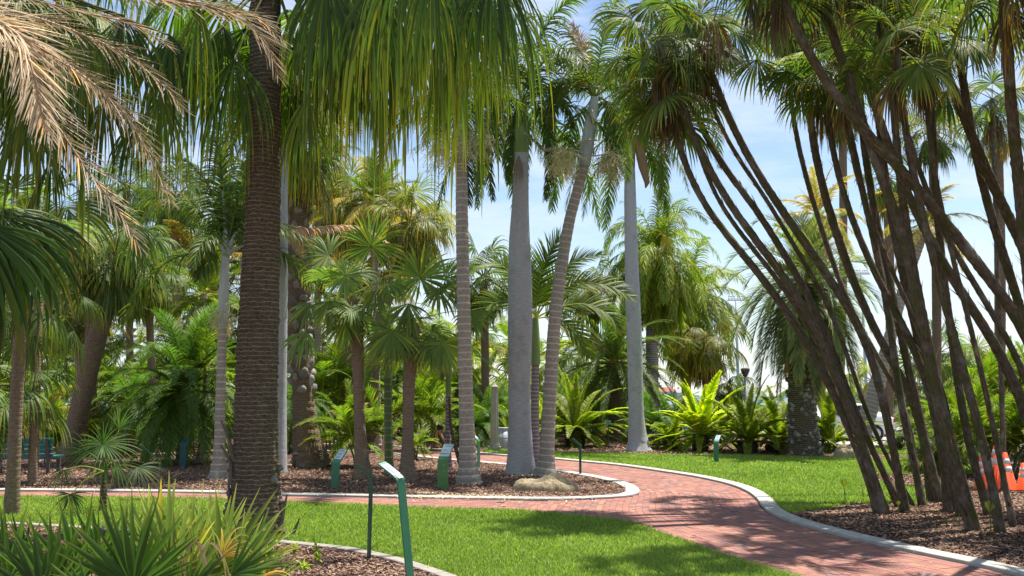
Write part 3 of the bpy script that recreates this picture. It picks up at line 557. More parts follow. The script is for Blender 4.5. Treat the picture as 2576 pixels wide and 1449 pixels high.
# --- palms standing off the left edge whose leaves hang into the picture
root, b, top, Z = palm('ribbon_fan_palm', 'dark weeping fan palm whose trunk stands beyond the left edge of the photo', 'palm tree', [(-330, 1360, 100), (-240, 700, 80), (-100, 100, 70), (-60, -60, 66)], B_dark, sides=20)
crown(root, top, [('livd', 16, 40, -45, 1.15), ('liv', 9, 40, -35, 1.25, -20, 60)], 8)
for k, (hx, hy, tx, ty, zz) in enumerate([(215, 60, 200, 330, 9.5), (310, 40, 300, 300, 10), (120, 180, 110, 420, 9.7), (260, 250, 250, 480, 11), (430, 90, 430, 350, 10.4), (60, 300, 70, 520, 10), (340, 300, 330, 500, 11.4)]):
    fan_px(root, b, (hx, hy), (tx, ty), zz, 'livd', Nn=(.2 * (k % 3 - 1), -1, .35), seed=40 + k, pet=(-60, -60, Z), over=dict(A=62, n=34, gt=2.6))
root, b, top, Z = palm('date_palm', 'palm off the left edge whose dead tan feather fronds hang across the top left', 'palm tree', [(-620, 1500, 120), (-420, 700, 110), (-260, 0, 100)], B_brown, sides=18)
TF = [([(-260, 0), (-60, 20), (60, 150), (110, 260), (200, 400), (290, 520), (350, 620)], -.3, 1.1), ([(-200, -20), (0, 60), (150, 150), (290, 260), (370, 380), (425, 505)], 0, 1.0), ([(-200, -30), (0, 20), (150, 65), (300, 130), (400, 205), (462, 275)], .3, 1.0),
      ([(-260, -40), (20, 70), (75, 160), (95, 240), (115, 330)], -.6, 1.2), ([(80, -120), (300, -30), (480, 5), (600, 45), (670, 110), (700, 190)], .2, 1.1), ([(60, -80), (350, -10), (520, 20), (640, 40), (708, 98)], .5, 1.0), ([(-260, 0), (-60, 80), (100, 130), (230, 210), (300, 300)], .6, .9), ([(-200, -60), (0, -20), (200, 30), (330, 60), (430, 120)], .8, .9)]
for k, (pp, dz, sc) in enumerate(TF):
    frond_px(root, b, pp, 7.8 + dz, 'tan', sc=sc, seed=k, N0=(.25, -.55, .8), over=dict(n=78, ll=.42, lw=.012, phi=46, vee=.12, gl=.25, plum=.35, tw=.6, t0=.1, K=5, col=((.27, .20, .11), (.36, .28, .17), (.48, .41, .28)) if k not in (0, 3) else ((.42, .33, .22), (.52, .43, .31), (.66, .58, .46))))
root, b, top, Z = palm('fan_palm', 'slender mottled grey-green trunk at the far left with broad dark drooping fan leaves', 'palm tree', [(28, 1300, 42), (33, 1200, 33), (42, 1000, 31), (52, 830, 30), (66, 620, 28), (70, 560, 28)], B_thin, gap=.1, amp=.04, dz=-.5)
crown(root, top, [('thr', 9, 60, -30, .9)], 5)
for k, (hx, hy, tx, ty, zz) in enumerate([(8, 525, 200, 640, 10.2), (0, 540, 90, 800, 10.0), (-60, 560, 20, 860, 9.8), (95, 610, 60, 850, 11.5), (60, 560, 190, 700, 11), (130, 400, 60, 560, 11.5)]):
    fan_px(root, b, (hx, hy), (tx, ty), zz, 'livd', Nn=(-.3, -.5, .9), seed=70 + k, pet=(70, 560, Z), over=dict(A=75, n=30, gb=.6, gt=1.7, fuse=.55, col=((.022, .055, .016), (.03, .07, .018), (.09, .08, .03))))
root, b, top, Z = palm('fan_palm', 'thin brown trunk just right of the slender mottled trunk at the far left', 'palm tree', [(82, 1222, 26), (86, 1100, 24), (92, 900, 22), (98, 760, 22)], B_thin, dz=.3)
crown(root, top, [('livd', 12, 60, -60, .8)], 6)
fan_px(root, b, (160, 505), (250, 640), Z, 'sabalg', seed=9, pet=(98, 720)); fan_px(root, b, (345, 560), (350, 690), Z + 1, 'sabalg', seed=19, pet=(110, 700), over=dict(A=60))

# --- leaning pair
root, b, top, Z = palm('cabbage_palm', 'thick brown trunk leaning right, nearer of the two leaning trunks left of the teal sign', 'palm tree', [(172, 1168, 62), (190, 1080, 50), (225, 930, 46), (262, 780, 45), (284, 680, 47), (291, 640, 48)], B_brown, gap=.07, amp=.05, rough=.03)
crown(root, top, [('sabalg', 46, 75, -60, 1.0), ('paur', 12, 0, -50, 1.3)], 11)
root, b, top, Z = palm('cabbage_palm', 'brown trunk standing behind the thick leaning trunk on the left', 'palm tree', [(218, 1150, 42), (226, 950, 37), (240, 760, 36), (245, 660, 38)], B_brown, gap=.07, amp=.05, rough=.03)
crown(root, top, [('sabalg', 40, 75, -60, 1.0)], 12)
# --- pale crownshaft palm left of the big trunk
root, b, top, Z = palm('royal_palm', 'slender ringed palm with a long pale crownshaft, just left of the massive dark trunk', 'palm tree', [(549, 1207, 62), (550, 1180, 40), (552, 1120, 28), (555, 1000, 24), (560, 820, 21)], B_ring, gap=.11, amp=.05, shaft=([(560, 822, 22), (563, 740, 25), (567, 650, 21), (570, 632, 15)], M_shaftw))
crown(root, top, [('royal', 9, 84, 10, .85)], 13)
for pp in ([(568, 640), (556, 610), (540, 590)], [(569, 640), (566, 560), (560, 480)], [(570, 640), (586, 600), (606, 570)], [(571, 640), (592, 625), (612, 618)]): link('petiole', mesh_from('petiole', *tube(px_path(pp, Z - .05) - b, [.075, .04, .02], 6, (.36, .38, .33)), mat=M_husk), root)
for _q in (0,): plume(root, b, (560, 785), Z, .55, 60, 1)
for k, pp in enumerate([[(570, 625), (562, 520), (560, 430), (540, 340)], [(571, 625), (600, 560), (640, 520), (690, 520)], [(569, 625), (530, 600), (520, 640), (500, 700)]]): frond_px(root, b, pp, Z, 'royal', seed=k + 30)
root, b, top, Z = palm('royal_palm', 'smooth pale grey trunk half hidden behind the right side of the massive dark trunk', 'palm tree', [(700, 1192, 44), (703, 1000, 36), (706, 700, 35), (708, 400, 31), (709, 200, 28)], B_royal, sides=20)
crown(root, top, [('royal', 16, 70, -50, .9)], 14)
frond_px(root, b, [(705, 560), (760, 575), (850, 568), (920, 575), (975, 610)], Z - .5, 'tan', over=dict(ll=.30, n=70, gl=1.6, lw=.03, col=((.40, .24, .14), (.52, .36, .24), (.62, .48, .36))), N0=(0, -.4, .9))
frond_px(root, b, [(705, 600), (720, 590), (750, 600), (770, 630)], Z - .5, 'tan', sc=.9)
root, b, top, Z = palm('cabbage_palm', 'dark palm with criss-crossed leaf bases and a flared foot patched white', 'palm tree', [(786, 1176, 104), (778, 1140, 82), (770, 1090, 64), (763, 980, 50), (752, 850, 50), (748, 700, 60), (745, 520, 62), (742, 400, 58), (740, 360, 54)], B_brown, gap=.07, amp=.05, rough=.04, sides=24)
ax, rd = palm_axis([(763, 980, 50), (752, 850, 50), (748, 700, 60), (745, 520, 62), (742, 400, 58)], Z, 0, b); link('husk', mesh_from('husk', *lumps(ax, rd, 130, .22, 5, tall=1.3, spiral=True), mat=M_husk), root, kind='stuff')  # many old leaf bases merged into one mesh
ax, rd = palm_axis([(786, 1176, 104), (778, 1140, 82), (772, 1110, 70)], Z, 0, b); link('husk', mesh_from('husk', *lumps(ax, rd, 18, .16, 6, tall=.7), mat=M_husk), root, kind='stuff')
crown(root, top, [('sabal', 34, 80, -60, 1.1), ('dry', 22, -20, -78, 1.15)], 15)
# --- mid group of thatch palms with star-like leaves
def thatch(label, pts, fans, seed, n=6, gap=.06):
    root, b, top, Z = palm('thatch_palm', label, 'palm tree', pts, B_thin, gap=gap, amp=.06, rough=.03)
    crown(root, top, [('thr', n, 70, -40, .9), ('thr', 5, -10, -60, .85)], seed)
    for k, (hx, hy, tx, ty, zz, A, Nn) in enumerate(fans): fan_px(root, b, (hx, hy), (tx, ty), Z + zz, 'thr', Nn=Nn, seed=seed + k, pet=(pts[-1][0], pts[-1][1] - 6), over=dict(A=A, n=int(A / 4)))
    return root, b, top, Z
thatch('tall thatch palm with star-shaped leaves, right of the white-patched flared base', [(916, 1207, 52), (910, 1150, 34), (905, 1050, 27), (900, 900, 30), (893, 790, 40), (889, 745, 34)],
  [(934, 620, 930, 530, .2, 150, (0, -.9, .4)), (827, 643, 740, 640, 0, 120, (0, -.9, .5)), (870, 693, 862, 760, -.7, 170, (0, -.8, .7)), (980, 710, 1020, 760, -.4, 110, (.3, -.8, .8)), (830, 756, 826, 840, -.6, 75, (-.2, -1, .5)), (780, 762, 740, 830, -.2, 70, (-.4, -.9, .5)), (770, 833, 745, 925, -.5, 60, (-.2, -1, .4)), (947, 730, 960, 800, -.5, 80, (0, -1, .4))], 20)
thatch('shorter thatch palm with ragged brown trunk, between green-stemmed palm and ringed palm', [(1024, 1210, 60), (1025, 1160, 34), (1027, 1080, 28), (1030, 950, 31), (1036, 860, 36), (1039, 815, 32)],
  [(1057, 700, 1050, 610, 0, 165, (0, -.9, .2)), (1027, 763, 1022, 850, -.6, 70, (0, -1, .4)), (987, 833, 975, 920, -.6, 140, (0, -.9, .5)), (1104, 725, 1150, 790, -.2, 90, (.4, -.9, .5)), (1114, 863, 1110, 950, -.3, 110, (0, -1, .4)), (1120, 700, 1190, 690, .3, 100, (.2, -.9, .5)), (1185, 780, 1205, 860, .2, 80, (.3, -1, .4))], 21)
root, b, top, Z = palm('cane_palm', 'small palm with smooth green ringed stem, between the two thatch palm trunks', 'palm tree', [(979, 1192, 28), (978, 1150, 22), (977, 1050, 21), (976, 950, 20)], B_green, shaft=([(976, 952, 22), (976, 910, 22), (975, 870, 14)], M_shaftg))
crown(root, top, [('king', 10, 80, -30, .5)], 22)
root, b, top, Z = palm('cane_palm', 'thin purple-grey stem with matted roots at its foot, just left of the thick ringed palm', 'palm tree', [(1128, 1187, 30), (1127, 1165, 20), (1127, 1080, 14), (1128, 990, 13)], B_ringp, shaft=([(1128, 992, 14), (1128, 940, 13), (1129, 890, 8)], M_shaftg))
crown(root, top, [('king', 10, 75, -40, .5)], 23)
ax = px_path([(1159, 1172), (1150, 1140), (1140, 1100), (1133, 1060), (1131, 1000)], Z - .5) - b; link('side_stem', trunk_mesh(ax, [.05, .045, .04, .035, .03], B_dark, 8), root)

# --- ringed palm, royals, leaning palm
root, b, top, Z = palm('ringed_palm', 'straight ringed trunk with a flared base, the palm between the two green label posts', 'palm tree', [(1180, 1219, 74), (1179, 1205, 62), (1177, 1165, 46), (1175, 1090, 39), (1171, 950, 35), (1167, 800, 33), (1163, 600, 31), (1161, 450, 29), (1160, 350, 28)], B_ring, gap=.135, amp=.075, rough=.006, sides=28, seed=1, shaft=([(1160, 352, 30), (1162, 280, 32), (1164, 200, 22)], M_shaftg))
crown(root, top, [('royal', 12, 80, -30, .9)], 31, avoid=(-90, 60, 25))
for k, pp in enumerate([[(1164, 200), (1200, 230), (1215, 330), (1210, 440), (1200, 520)], [(1164, 200), (1130, 220), (1110, 300), (1100, 380)], [(1164, 200), (1225, 220), (1250, 300), (1255, 400)]]): frond_px(root, b, pp, Z - .2, 'royal', seed=k + 60, over=dict(ll=.5, gl=1.8, plum=.5), sc=.8)
plume(root, b, (1115, 345), Z - .3, .75, 110, 2, col=((.36, .38, .18), (.40, .42, .20), (.5, .5, .3))); plume(root, b, (1205, 340), Z - .3, .6, 80, 3)
root, b, top, Z = palm('royal_palm', 'thickest smooth grey trunk, bulging at mid height, standing behind the limestone rock', 'palm tree', [(1311, 1195, 86), (1310, 1165, 72), (1309, 1110, 61), (1307, 1000, 56), (1307, 900, 59), (1308, 800, 62), (1308, 700, 60), (1307, 610, 53), (1309, 520, 43), (1311, 430, 38), (1311, 385, 38)], B_royal, rough=.008, sides=32, seed=2, shaft=([(1311, 387, 39), (1312, 330, 38), (1313, 260, 26)], M_shaftg))
crown(root, top, [('royal', 17, 84, -40, 1.0)], 32, avoid=(-90, 60, 25))
for k, pp in enumerate([[(1313, 260), (1270, 250), (1235, 310), (1225, 400), (1240, 500)], [(1313, 260), (1350, 260), (1380, 330), (1385, 420), (1372, 500)], [(1313, 260), (1290, 300), (1282, 380), (1280, 460)], [(1313, 260), (1360, 215), (1410, 240), (1440, 320)]]): frond_px(root, b, pp, Z + .2 * k - .4, 'royal', seed=k + 65, over=dict(ll=.5, gl=1.8, plum=.5), sc=.85)
sp = px_path([(1318, 335), (1345, 355), (1368, 378), (1385, 380), (1400, 372)], Z - .3) - b; link('dry_spathe', mesh_from('dry_spathe', *tube(sp, [.02, .03, .035, .03, .02], 6, (.30, .24, .18)), mat=M_husk), root)
fan_px(root, b, (1305, 390), (1303, 470), Z - .25, 'dry', Nn=(0, -1, .1), seed=4, over=dict(A=25, n=16, col=((.22, .18, .14), (.28, .23, .19), (.3, .26, .22))))
root, b, top, Z = palm('king_palm', 'slim purplish ringed palm with arching fronds, between thick grey trunk and leaning trunk', 'palm tree', [(1349, 1184, 30), (1347, 1150, 22), (1346, 1000, 20), (1347, 915, 19)], B_ringp, gap=.1, amp=.06, shaft=([(1347, 917, 24), (1347, 860, 23), (1347, 800, 15)], M_shaftg))
for k, pp in enumerate([[(1347, 800), (1352, 740), (1368, 670), (1400, 610), (1427, 582)], [(1347, 800), (1385, 750), (1450, 715), (1530, 718), (1592, 750)], [(1347, 800), (1400, 775), (1470, 765), (1530, 790), (1560, 830)], [(1347, 800), (1310, 720), (1255, 665), (1200, 670), (1160, 700)], [(1347, 800), (1290, 760), (1230, 770), (1190, 830)], [(1347, 800), (1400, 800), (1450, 840), (1480, 900)], [(1347, 800), (1380, 720), (1440, 660), (1510, 640)], [(1347, 800), (1330, 700), (1300, 610)]]):
    frond_px(root, b, pp, Z + .25 * (k % 4), 'king', seed=k + 80, N0=(0, -.75, .7), over=dict(ll=.62, n=64, lw=.032))
root, b, top, Z = palm('ringed_palm', 'ringed trunk leaning right with a long pale grey crownshaft, beside the limestone rock', 'palm tree', [(1371, 1199, 76), (1372, 1182, 55), (1375, 1150, 41), (1378, 1090, 36), (1386, 950, 33), (1396, 800, 31), (1414, 660, 29), (1434, 550, 27), (1453, 480, 26), (1470, 415, 25)], B_ring, gap=.14, amp=.05, rough=.008, sides=28, seed=6, shaft=([(1470, 417, 28), (1477, 370, 33), (1487, 300, 29), (1496, 245, 20)], M_shaftw))
crown(root, top, [('royal', 14, 84, -10, .9)], 33, avoid=(-90, 75, 40))
plume(root, b, (1420, 388), Z - .3, .62, 150, 5); plume(root, b, (1532, 392), Z - .2, .6, 120, 6)
for k, (pp, w_) in enumerate([([(1468, 385), (1440, 375), (1400, 372), (1370, 378)], .022), ([(1450, 362), (1480, 352), (1502, 352)], .03), ([(1470, 390), (1500, 392), (1540, 385)], .02)]): link('flower_branch', mesh_from('flower_branch', *tube(px_path(pp, Z - .3) - b, np.linspace(w_, w_ * .6, len(pp)), 6, (.40, .36, .28)), mat=M_husk), root)
for k, pp in enumerate([[(1496, 245), (1450, 200), (1400, 230), (1385, 310)], [(1496, 245), (1470, 190), (1465, 120), (1440, 60)], [(1496, 245), (1530, 260), (1545, 330), (1540, 420)]]): frond_px(root, b, pp, Z, 'royal' if k != 1 else 'tan', seed=k + 90, sc=.85)
root, b, top, Z = palm('royal_palm', 'smooth pale grey trunk by the far lawn, a brown spathe hanging near its top', 'palm tree', [(1607, 1134, 72), (1606, 1115, 54), (1603, 1080, 44), (1600, 1020, 38), (1597, 900, 38), (1592, 750, 37), (1588, 620, 33), (1585, 500, 30), (1584, 420, 26)], B_royal, sides=26, seed=8, shaft=([(1584, 422, 27), (1585, 370, 26), (1586, 330, 18)], M_shaftg))
crown(root, top, [('royal', 18, 82, -45, 1.1)], 34, avoid=(-90, 60, 25))
for k, pp in enumerate([[(1586, 330), (1640, 300), (1665, 380), (1668, 450), (1660, 500)], [(1586, 330), (1560, 310), (1540, 380), (1540, 450)], [(1586, 330), (1740, 260), (1800, 330), (1810, 420)]]): frond_px(root, b, pp, Z + k * .3, 'royal', seed=k + 95)
link('dry_spathe', mesh_from('dry_spathe', *tube(px_path([(1606, 350), (1610, 380), (1618, 420), (1628, 460), (1624, 473)], Z - .2) - b, [.14, .16, .15, .09, .02], 8, (.26, .17, .10)), mat=M_husk), root)
# --- queen palms, date palm and others behind the far lawn
root, b, top, Z = palm('queen_palm', 'lush queen palm with drooping bright fronds, right of the pale lawn-edge trunk', 'palm tree', [(1643, 1100, 34), (1641, 950, 31), (1640, 820, 29), (1650, 640, 27)], B_ringp)
crown(root, top, [('queen', 40, 84, -60, 1.08), ('queen', 40, 0, -74, 1.28)], 41)
for k, pp in enumerate([[(1650, 640), (1655, 540), (1652, 480)], [(1650, 640), (1700, 540), (1745, 530), (1778, 560)], [(1650, 640), (1590, 560), (1540, 580), (1522, 640)], [(1650, 640), (1655, 720), (1650, 800), (1690, 860)], [(1650, 640), (1680, 700), (1690, 800), (1670, 870)]]): frond_px(root, b, pp, Z - .3, 'queen', seed=k + 120)
frond_px(root, b, [(1650, 600), (1665, 590), (1680, 640), (1678, 690)], Z - .8, 'coco', seed=3, over=dict(col=((.3, .3, .06), (.38, .36, .09), (.4, .35, .12))))
root, b, top, Z = palm('queen_palm', 'rounded shaggy queen palm between the lush queen palm and the floodlight mast', 'palm tree', [(1725, 1085, 24), (1728, 900, 22), (1735, 760, 20)], B_ringp)
crown(root, top, [('queen', 60, 80, -68, 1.3)], 42)
for (bx, by, tx, ty, lab) in [(1733, 1092, 1725, 850, 'fan palm with a brown dead skirt, just left of the small light pole'), (1773, 1096, 1775, 850, 'thin trunked fan palm with a yellow-green hanging crown, below the floodlight mast')]:
    root, b, top, Z = palm('fan_palm', lab, 'palm tree', [(bx, by, 15), ((bx + tx) / 2, (by + ty) / 2, 13), (tx, ty, 14)], B_brown)
    crown(root, top, [('sabal', 22, 60, -60, 1.15), ('paurd', 22, -50, -80, 1.7)], bx, merged=True)
root, b, top, Z = palm('date_palm', 'broad date palm with stiff low-arching fronds, left of the pale lawn-edge trunk', 'palm tree', [(1552, 1108, 52), (1551, 1060, 40), (1549, 980, 38), (1546, 915, 46)], B_brown, rough=.04)
crown(root, top, [('date', 74, 80, -38, 1.12)], 43); plume(root, b, (1545, 870), Z, .8, 70, 9, col=((.45, .18, .04), (.5, .2, .05), (.55, .25, .08)), down=-.8)
root, b, top, Z = palm('fan_palm', 'round-headed fan palm seen against the sky left of the thick grey trunk', 'palm tree', [(1222, 1112, 22), (1220, 900, 20), (1217, 700, 22)], B_brown)
crown(root, top, [('sabalg', 30, 85, -55, 1.15), ('dry', 5, -50, -78, 1.0)], 44, merged=True)
root, b, top, Z = palm('fan_palm', 'ragged yellow-green palm against the sky, right of the leaning ringed trunk', 'palm tree', [(1500, 1090, 22), (1497, 900, 20), (1490, 720, 20)], B_brown)
crown(root, top, [('sabalg', 22, 75, -60, 1.2), ('coco', 8, 40, -50, .9)], 45, merged=True)
# --- golden sabals in the centre
root, b, top, Z = palm('cabbage_palm', 'golden-leaved cabbage palm against the sky, left of the ringed palm', 'palm tree', [(934, 1122, 38), (932, 1000, 34), (960, 800, 30), (1015, 640, 28), (1032, 560, 30)], B_brown, gap=.07, amp=.04)
crown(root, top, [('sabal', 46, 80, -58, 1.12), ('dry', 22, -10, -78, 1.1)], 51)
root, b, top, Z = palm('cabbage_palm', 'cabbage palm with dry orange-tipped leaves behind the tall thatch palm', 'palm tree', [(868, 1112, 34), (872, 900, 30), (880, 640, 28), (885, 520, 28)], B_brown)
crown(root, top, [('sabal', 44, 85, -62, 1.15), ('dry', 26, -10, -78, 1.15), ('coco', 6, 60, -30, .8)], 52)
root, b, top, Z = palm('king_palm', 'slim palm with a grey-green crownshaft and upright feather fronds above the golden cabbage palms', 'palm tree', [(952, 1118, 18), (948, 900, 14), (944, 600, 14)], B_ring, shaft=([(944, 602, 17), (945, 560, 18), (947, 505, 12)], M_shaftw))
crown(root, top, [('king', 12, 85, 20, .8), ('coco', 5, 20, -30, .9)], 53)
# --- left background
def bg(name, label, pts, bark, spec, seed, merged=True, shaft=None, cat='palm tree'):
    root, b, top, Z = palm(name, label, cat, pts, bark, shaft=shaft, sides=12)
    crown(root, top, spec, seed, merged=merged); return root, b, top, Z
root, b, top, Z = bg('pygmy_date_palm', 'feathery deep green date palm with fine arching fronds above the blue-green label post', [(455, 1168, 30), (460, 1080, 24), (462, 985, 30)], B_brown, [('robe', 74, 80, -45, 1.3)], 61, False)
bg('pygmy_date_palm', 'feathery date palm half hidden behind the massive dark trunk', [(738, 1140, 22), (735, 1080, 20), (730, 1020, 24)], B_brown, [('robe', 40, 70, -50, 1.05)], 62, False)
bg('pygmy_date_palm', 'fine-leaved date palm with orange fruit stalks, left of the feathery deep green date palm', [(330, 1150, 24), (328, 1060, 22), (325, 1010, 24)], B_brown, [('robe', 40, 70, -40, .95)], 63, False)
bg('cane_palm', 'small slim trunk with a pale flared foot between the blue-green post and the crownshaft palm', [(500, 1166, 34), (505, 1140, 18), (512, 1040, 12), (518, 930, 10)], B_ring, [('areca', 12, 75, -30, 1.0)], 64, False)
bg('cane_palm', 'dark green broad-leaved feather palm behind the pale crownshaft', [(520, 1130, 22), (518, 900, 20), (512, 740, 18)], B_ring, [('king', 16, 60, -45, .95)], 65, False)
bg('cane_palm', 'dark green feather palm low behind the crownshaft palm flowers', [(470, 1120, 20), (478, 980, 18), (486, 860, 18)], B_ring, [('king', 14, 60, -45, .75)], 66, False)
bg('fan_palm', 'fan palm with drooping star leaves in front of the leaning trunks', [(205, 1145, 14), (200, 950, 14), (198, 775, 14)], B_thin, [('paur', 14, 60, -60, 1.35)], 67, False)
bg('fan_palm', 'weeping fan palm right of the leaning trunks', [(392, 1140, 20), (380, 900, 18), (372, 690, 18)], B_thin, [('sabalg', 24, 70, -70, 1.0)], 68, False)
bg('fan_palm', 'fan palm high at the left, its crown against the sky gap', [(452, 1105, 20), (445, 800, 18), (440, 500, 18)], B_thin, [('sabalg', 26, 80, -60, 1.1)], 69)
bg('fan_palm', 'fan palm behind the foot of the slender mottled trunk', [(150, 1110, 20), (142, 900, 18), (130, 740, 18)], B_thin, [('sabalg', 24, 70, -60, 1.1)], 70)
bg('king_palm', 'yellowish feather palm in the far left background', [(190, 1100, 12), (192, 980, 10), (190, 820, 10)], B_ring, [('coco', 14, 70, -40, .8)], 71)
bg('cane_palm', 'sunlit yellow and tan feather palm above the green bench', [(105, 1135, 16), (108, 1080, 14), (112, 1040, 14)], B_ring, [('coco', 14, 60, -50, .62), ('areca', 10, 70, 0, 1.1)], 72, False)
bg('cane_palm', 'low green feather palm between the bench and the leaning trunks', [(150, 1130, 14), (150, 1100, 12), (150, 1075, 12)], B_ring, [('areca', 16, 75, -10, .95)], 73, False)
bg('fan_palm', 'dark fan palm at the left edge beside the bench', [(-25, 1225, 30), (-30, 1100, 26), (-32, 980, 26)], B_thin, [('sabalg', 20, 60, -50, .9)], 74, False)
bg('fan_palm', 'fan palm filling the upper left background', [(330, 1095, 20), (325, 800, 18), (318, 470, 18)], B_thin, [('sabalg', 24, 80, -60, 1.2), ('dry', 6, -40, -78, 1)], 75)
bg('king_palm', 'tall feather palm behind the upper part of the massive trunk', [(610, 1095, 18), (612, 800, 16), (612, 520, 16)], B_ring, [('royal', 20, 80, -50, .95)], 76)
bg('king_palm', 'tall feather palm at the centre top behind the golden cabbage palms', [(800, 1092, 18), (800, 700, 16), (800, 430, 16)], B_ring, [('royal', 18, 80, -50, .95), ('dry', 5, -30, -70, 1)], 77)
def clump(name, label, cx, cy, ns, ty, hgt, spread, seed, sc=1.0, nf=5, cat='palm', sr=.02, merged=False, bark=B_green):
    """clustering palm with several canes"""
    b = G(cx, cy); root = thing(name, label, cat, b); r = np.random.default_rng(seed)
    for k in range(ns):
        a = r.uniform(0, 6.28); d = spread * r.uniform(.2, 1); h = hgt * r.uniform(.6, 1.1); o = np.array([math.cos(a) * d * .3, math.sin(a) * d * .3, -.02]); t = np.array([math.cos(a) * d, math.sin(a) * d, h])
        link('stem', trunk_mesh(np.array([o, (o + t) / 2 * [.8, .8, 1], t]), [sr * 1.2, sr, sr * .8], bark, 6, step=.1), root)
        crown(root, t, [(ty, nf, 80, 5, sc)], seed * 7 + k, merged=merged)
    return root
clump('areca_palm', 'yellow-green clustering palm behind the leftmost green label post', 905, 1178, 7, 'areca', .9, .45, 81, .85, 6)
clump('areca_palm', 'bright yellow-green bushy palm with wooden props, behind the white-patched flared base', 838, 1128, 9, 'areca', 1.9, .8, 82, 1.15, 6)
clump('areca_palm', 'green clustering palm right behind the shorter thatch palm', 1078, 1135, 7, 'areca', 1.2, .7, 83, 1.1, 6)
clump('areca_palm', 'small clustering palm with dark stems at the back of the island bed', 1046, 1158, 5, 'areca', .45, .25, 84, .45, 5)
clump('areca_palm', 'low green clustering palm left of the lamp post', 1205, 1122, 8, 'robe', .5, .5, 85, 1.0, 7)
clump('areca_palm', 'tall green clustering palm behind the thick ringed trunk', 1160, 1110, 8, 'king', 1.4, 1.0, 86, .75, 6)
clump('bamboo_palm', 'dark thicket of thin canes behind the feathery date palm', 400, 1128, 14, 'areca', 1.8, 1.4, 87, .95, 4, sr=.014)
clump('bamboo_palm', 'thicket of thin canes behind the massive dark trunk', 640, 1122, 14, 'areca', 2.0, 1.6, 88, 1.0, 4, sr=.014)
clump('bamboo_palm', 'thicket of canes between the cabbage palm trunks in the centre background', 990, 1102, 12, 'robe', 2.0, 1.6, 89, 1.0, 5, sr=.016)
clump('bamboo_palm', 'green thicket behind the bench at the far left', 40, 1112, 14, 'areca', 1.6, 2.0, 90, 1.1, 4, sr=.014)
clump('bamboo_palm', 'green thicket behind the leaning trunks', 250, 1112, 14, 'areca', 2.0, 2.0, 91, 1.2, 4, sr=.014)
# --- cycads
def cycad(label, cx, cy, wpx, ytop, spec, seed):
    root, b, top, Z = palm('cycad', label, 'cycad', [(cx, cy, wpx), (cx, (cy + ytop) / 2, wpx * 1.05), (cx, ytop, wpx * .8)], B_dark, rough=.08, sides=14)
    ax = np.array([[0, 0, 0], [0, 0, top[2]]]); link('husk', mesh_from('husk', *[q * (1 if i < 2 else .35) for i, q in enumerate(lumps(ax, np.array([wpx * .5 * mpp(b)] * 2), 60, .11, seed, tall=.6, spiral=True))][:2], lumps(ax, np.array([1, 1.]), 60, .1, seed)[2] * .3, M_husk), root, kind='stuff')
    crown(root, top + np.array([0, 0, -.05]), spec, seed)
cycad('large cycad with long arching green leaves behind the leaning ringed palm', 1447, 1124, 44, 1088, [('cyc', 40, 78, -12, 1.02), ('cycy', 8, 60, 20, .98, 10, 40)], 101)
cycad('brilliant yellow-green cycad with upright leaves, the brightest plant at the lawn edge', 1763, 1135, 36, 1092, [('cycy', 28, 84, 30, .95), ('cycy', 5, 15, -15, .95, 170, 30), ('cyc', 8, 20, -15, .85)], 102)
cycad('green cycad with stiff spreading leaves, left of the palm with the knobby grey trunk', 1881, 1141, 44, 1108, [('cyc', 30, 75, -5, .88)], 103)
cycad('low green cycad half behind the knobby grey trunk', 1962, 1138, 60, 1112, [('cyc', 24, 75, 10, .9)], 104)
cycad('green cycad with tall upright leaves right of the knobby grey trunk', 2085, 1136, 36, 1116, [('cyc', 24, 82, 10, .98)], 105)
cycad('bright-leaved cycad seen between the thick grey trunk and the leaning trunk', 1372, 1112, 40, 1080, [('cycy', 12, 80, 20, .95), ('cyc', 16, 60, -10, .95)], 106)
cycad('dark green cycad right beside the pale trunk, with leaves sweeping the mulch', 1690, 1128, 34, 1108, [('cyc', 24, 60, -15, .82)], 107)
cycad('low dark cycad behind the small trash can', 1285, 1118, 30, 1095, [('cyc', 20, 70, -5, .75)], 108)
# --- jelly palm with a knobby trunk
bp = [(2027, 1149, 84), (2024, 1120, 76), (2018, 1060, 66), (2013, 980, 60), (2012, 880, 58), (2020, 790, 52), (2028, 715, 48)]
root, b, top, Z = palm('jelly_palm', 'grey-green palm whose thick trunk is covered in pale knobs, on the far lawn', 'palm tree', bp, B_dark, rough=.03, sides=24)
ax, rd = palm_axis(bp[:5], Z, 0, b); link('husk', mesh_from('husk', *lumps(ax, rd, 260, .15, 7, tall=.8), mat=M_husk), root, kind='stuff')
crown(root, top, [('butia', 60, 84, -45, 1.08), ('butia', 26, -20, -75, 1.25), ('tan', 12, -45, -80, 1.15)], 111)
root, b, top, Z = palm('coconut_palm', 'tall palm with ragged tan-gold fronds rising behind the jelly palm', 'palm tree', [(2066, 1092, 28), (2062, 900, 26), (2058, 700, 24), (2058, 540, 24)], B_ring, sides=12)
crown(root, top, [('coco', 20, 84, -45, 1.0), ('tan', 8, -30, -75, .9)], 112)
root, b, top, Z = palm('coconut_palm', 'curved pale grey ringed trunk beyond the clumping palm stems, by the white car', 'palm tree', [(2166, 1122, 42), (2176, 1070, 40), (2200, 990, 40), (2225, 900, 32), (2255, 790, 27), (2285, 690, 26), (2330, 560, 24)], B_ring, gap=.16, amp=.08)
crown(root, top, [('coco', 16, 80, -50, .8)], 113)
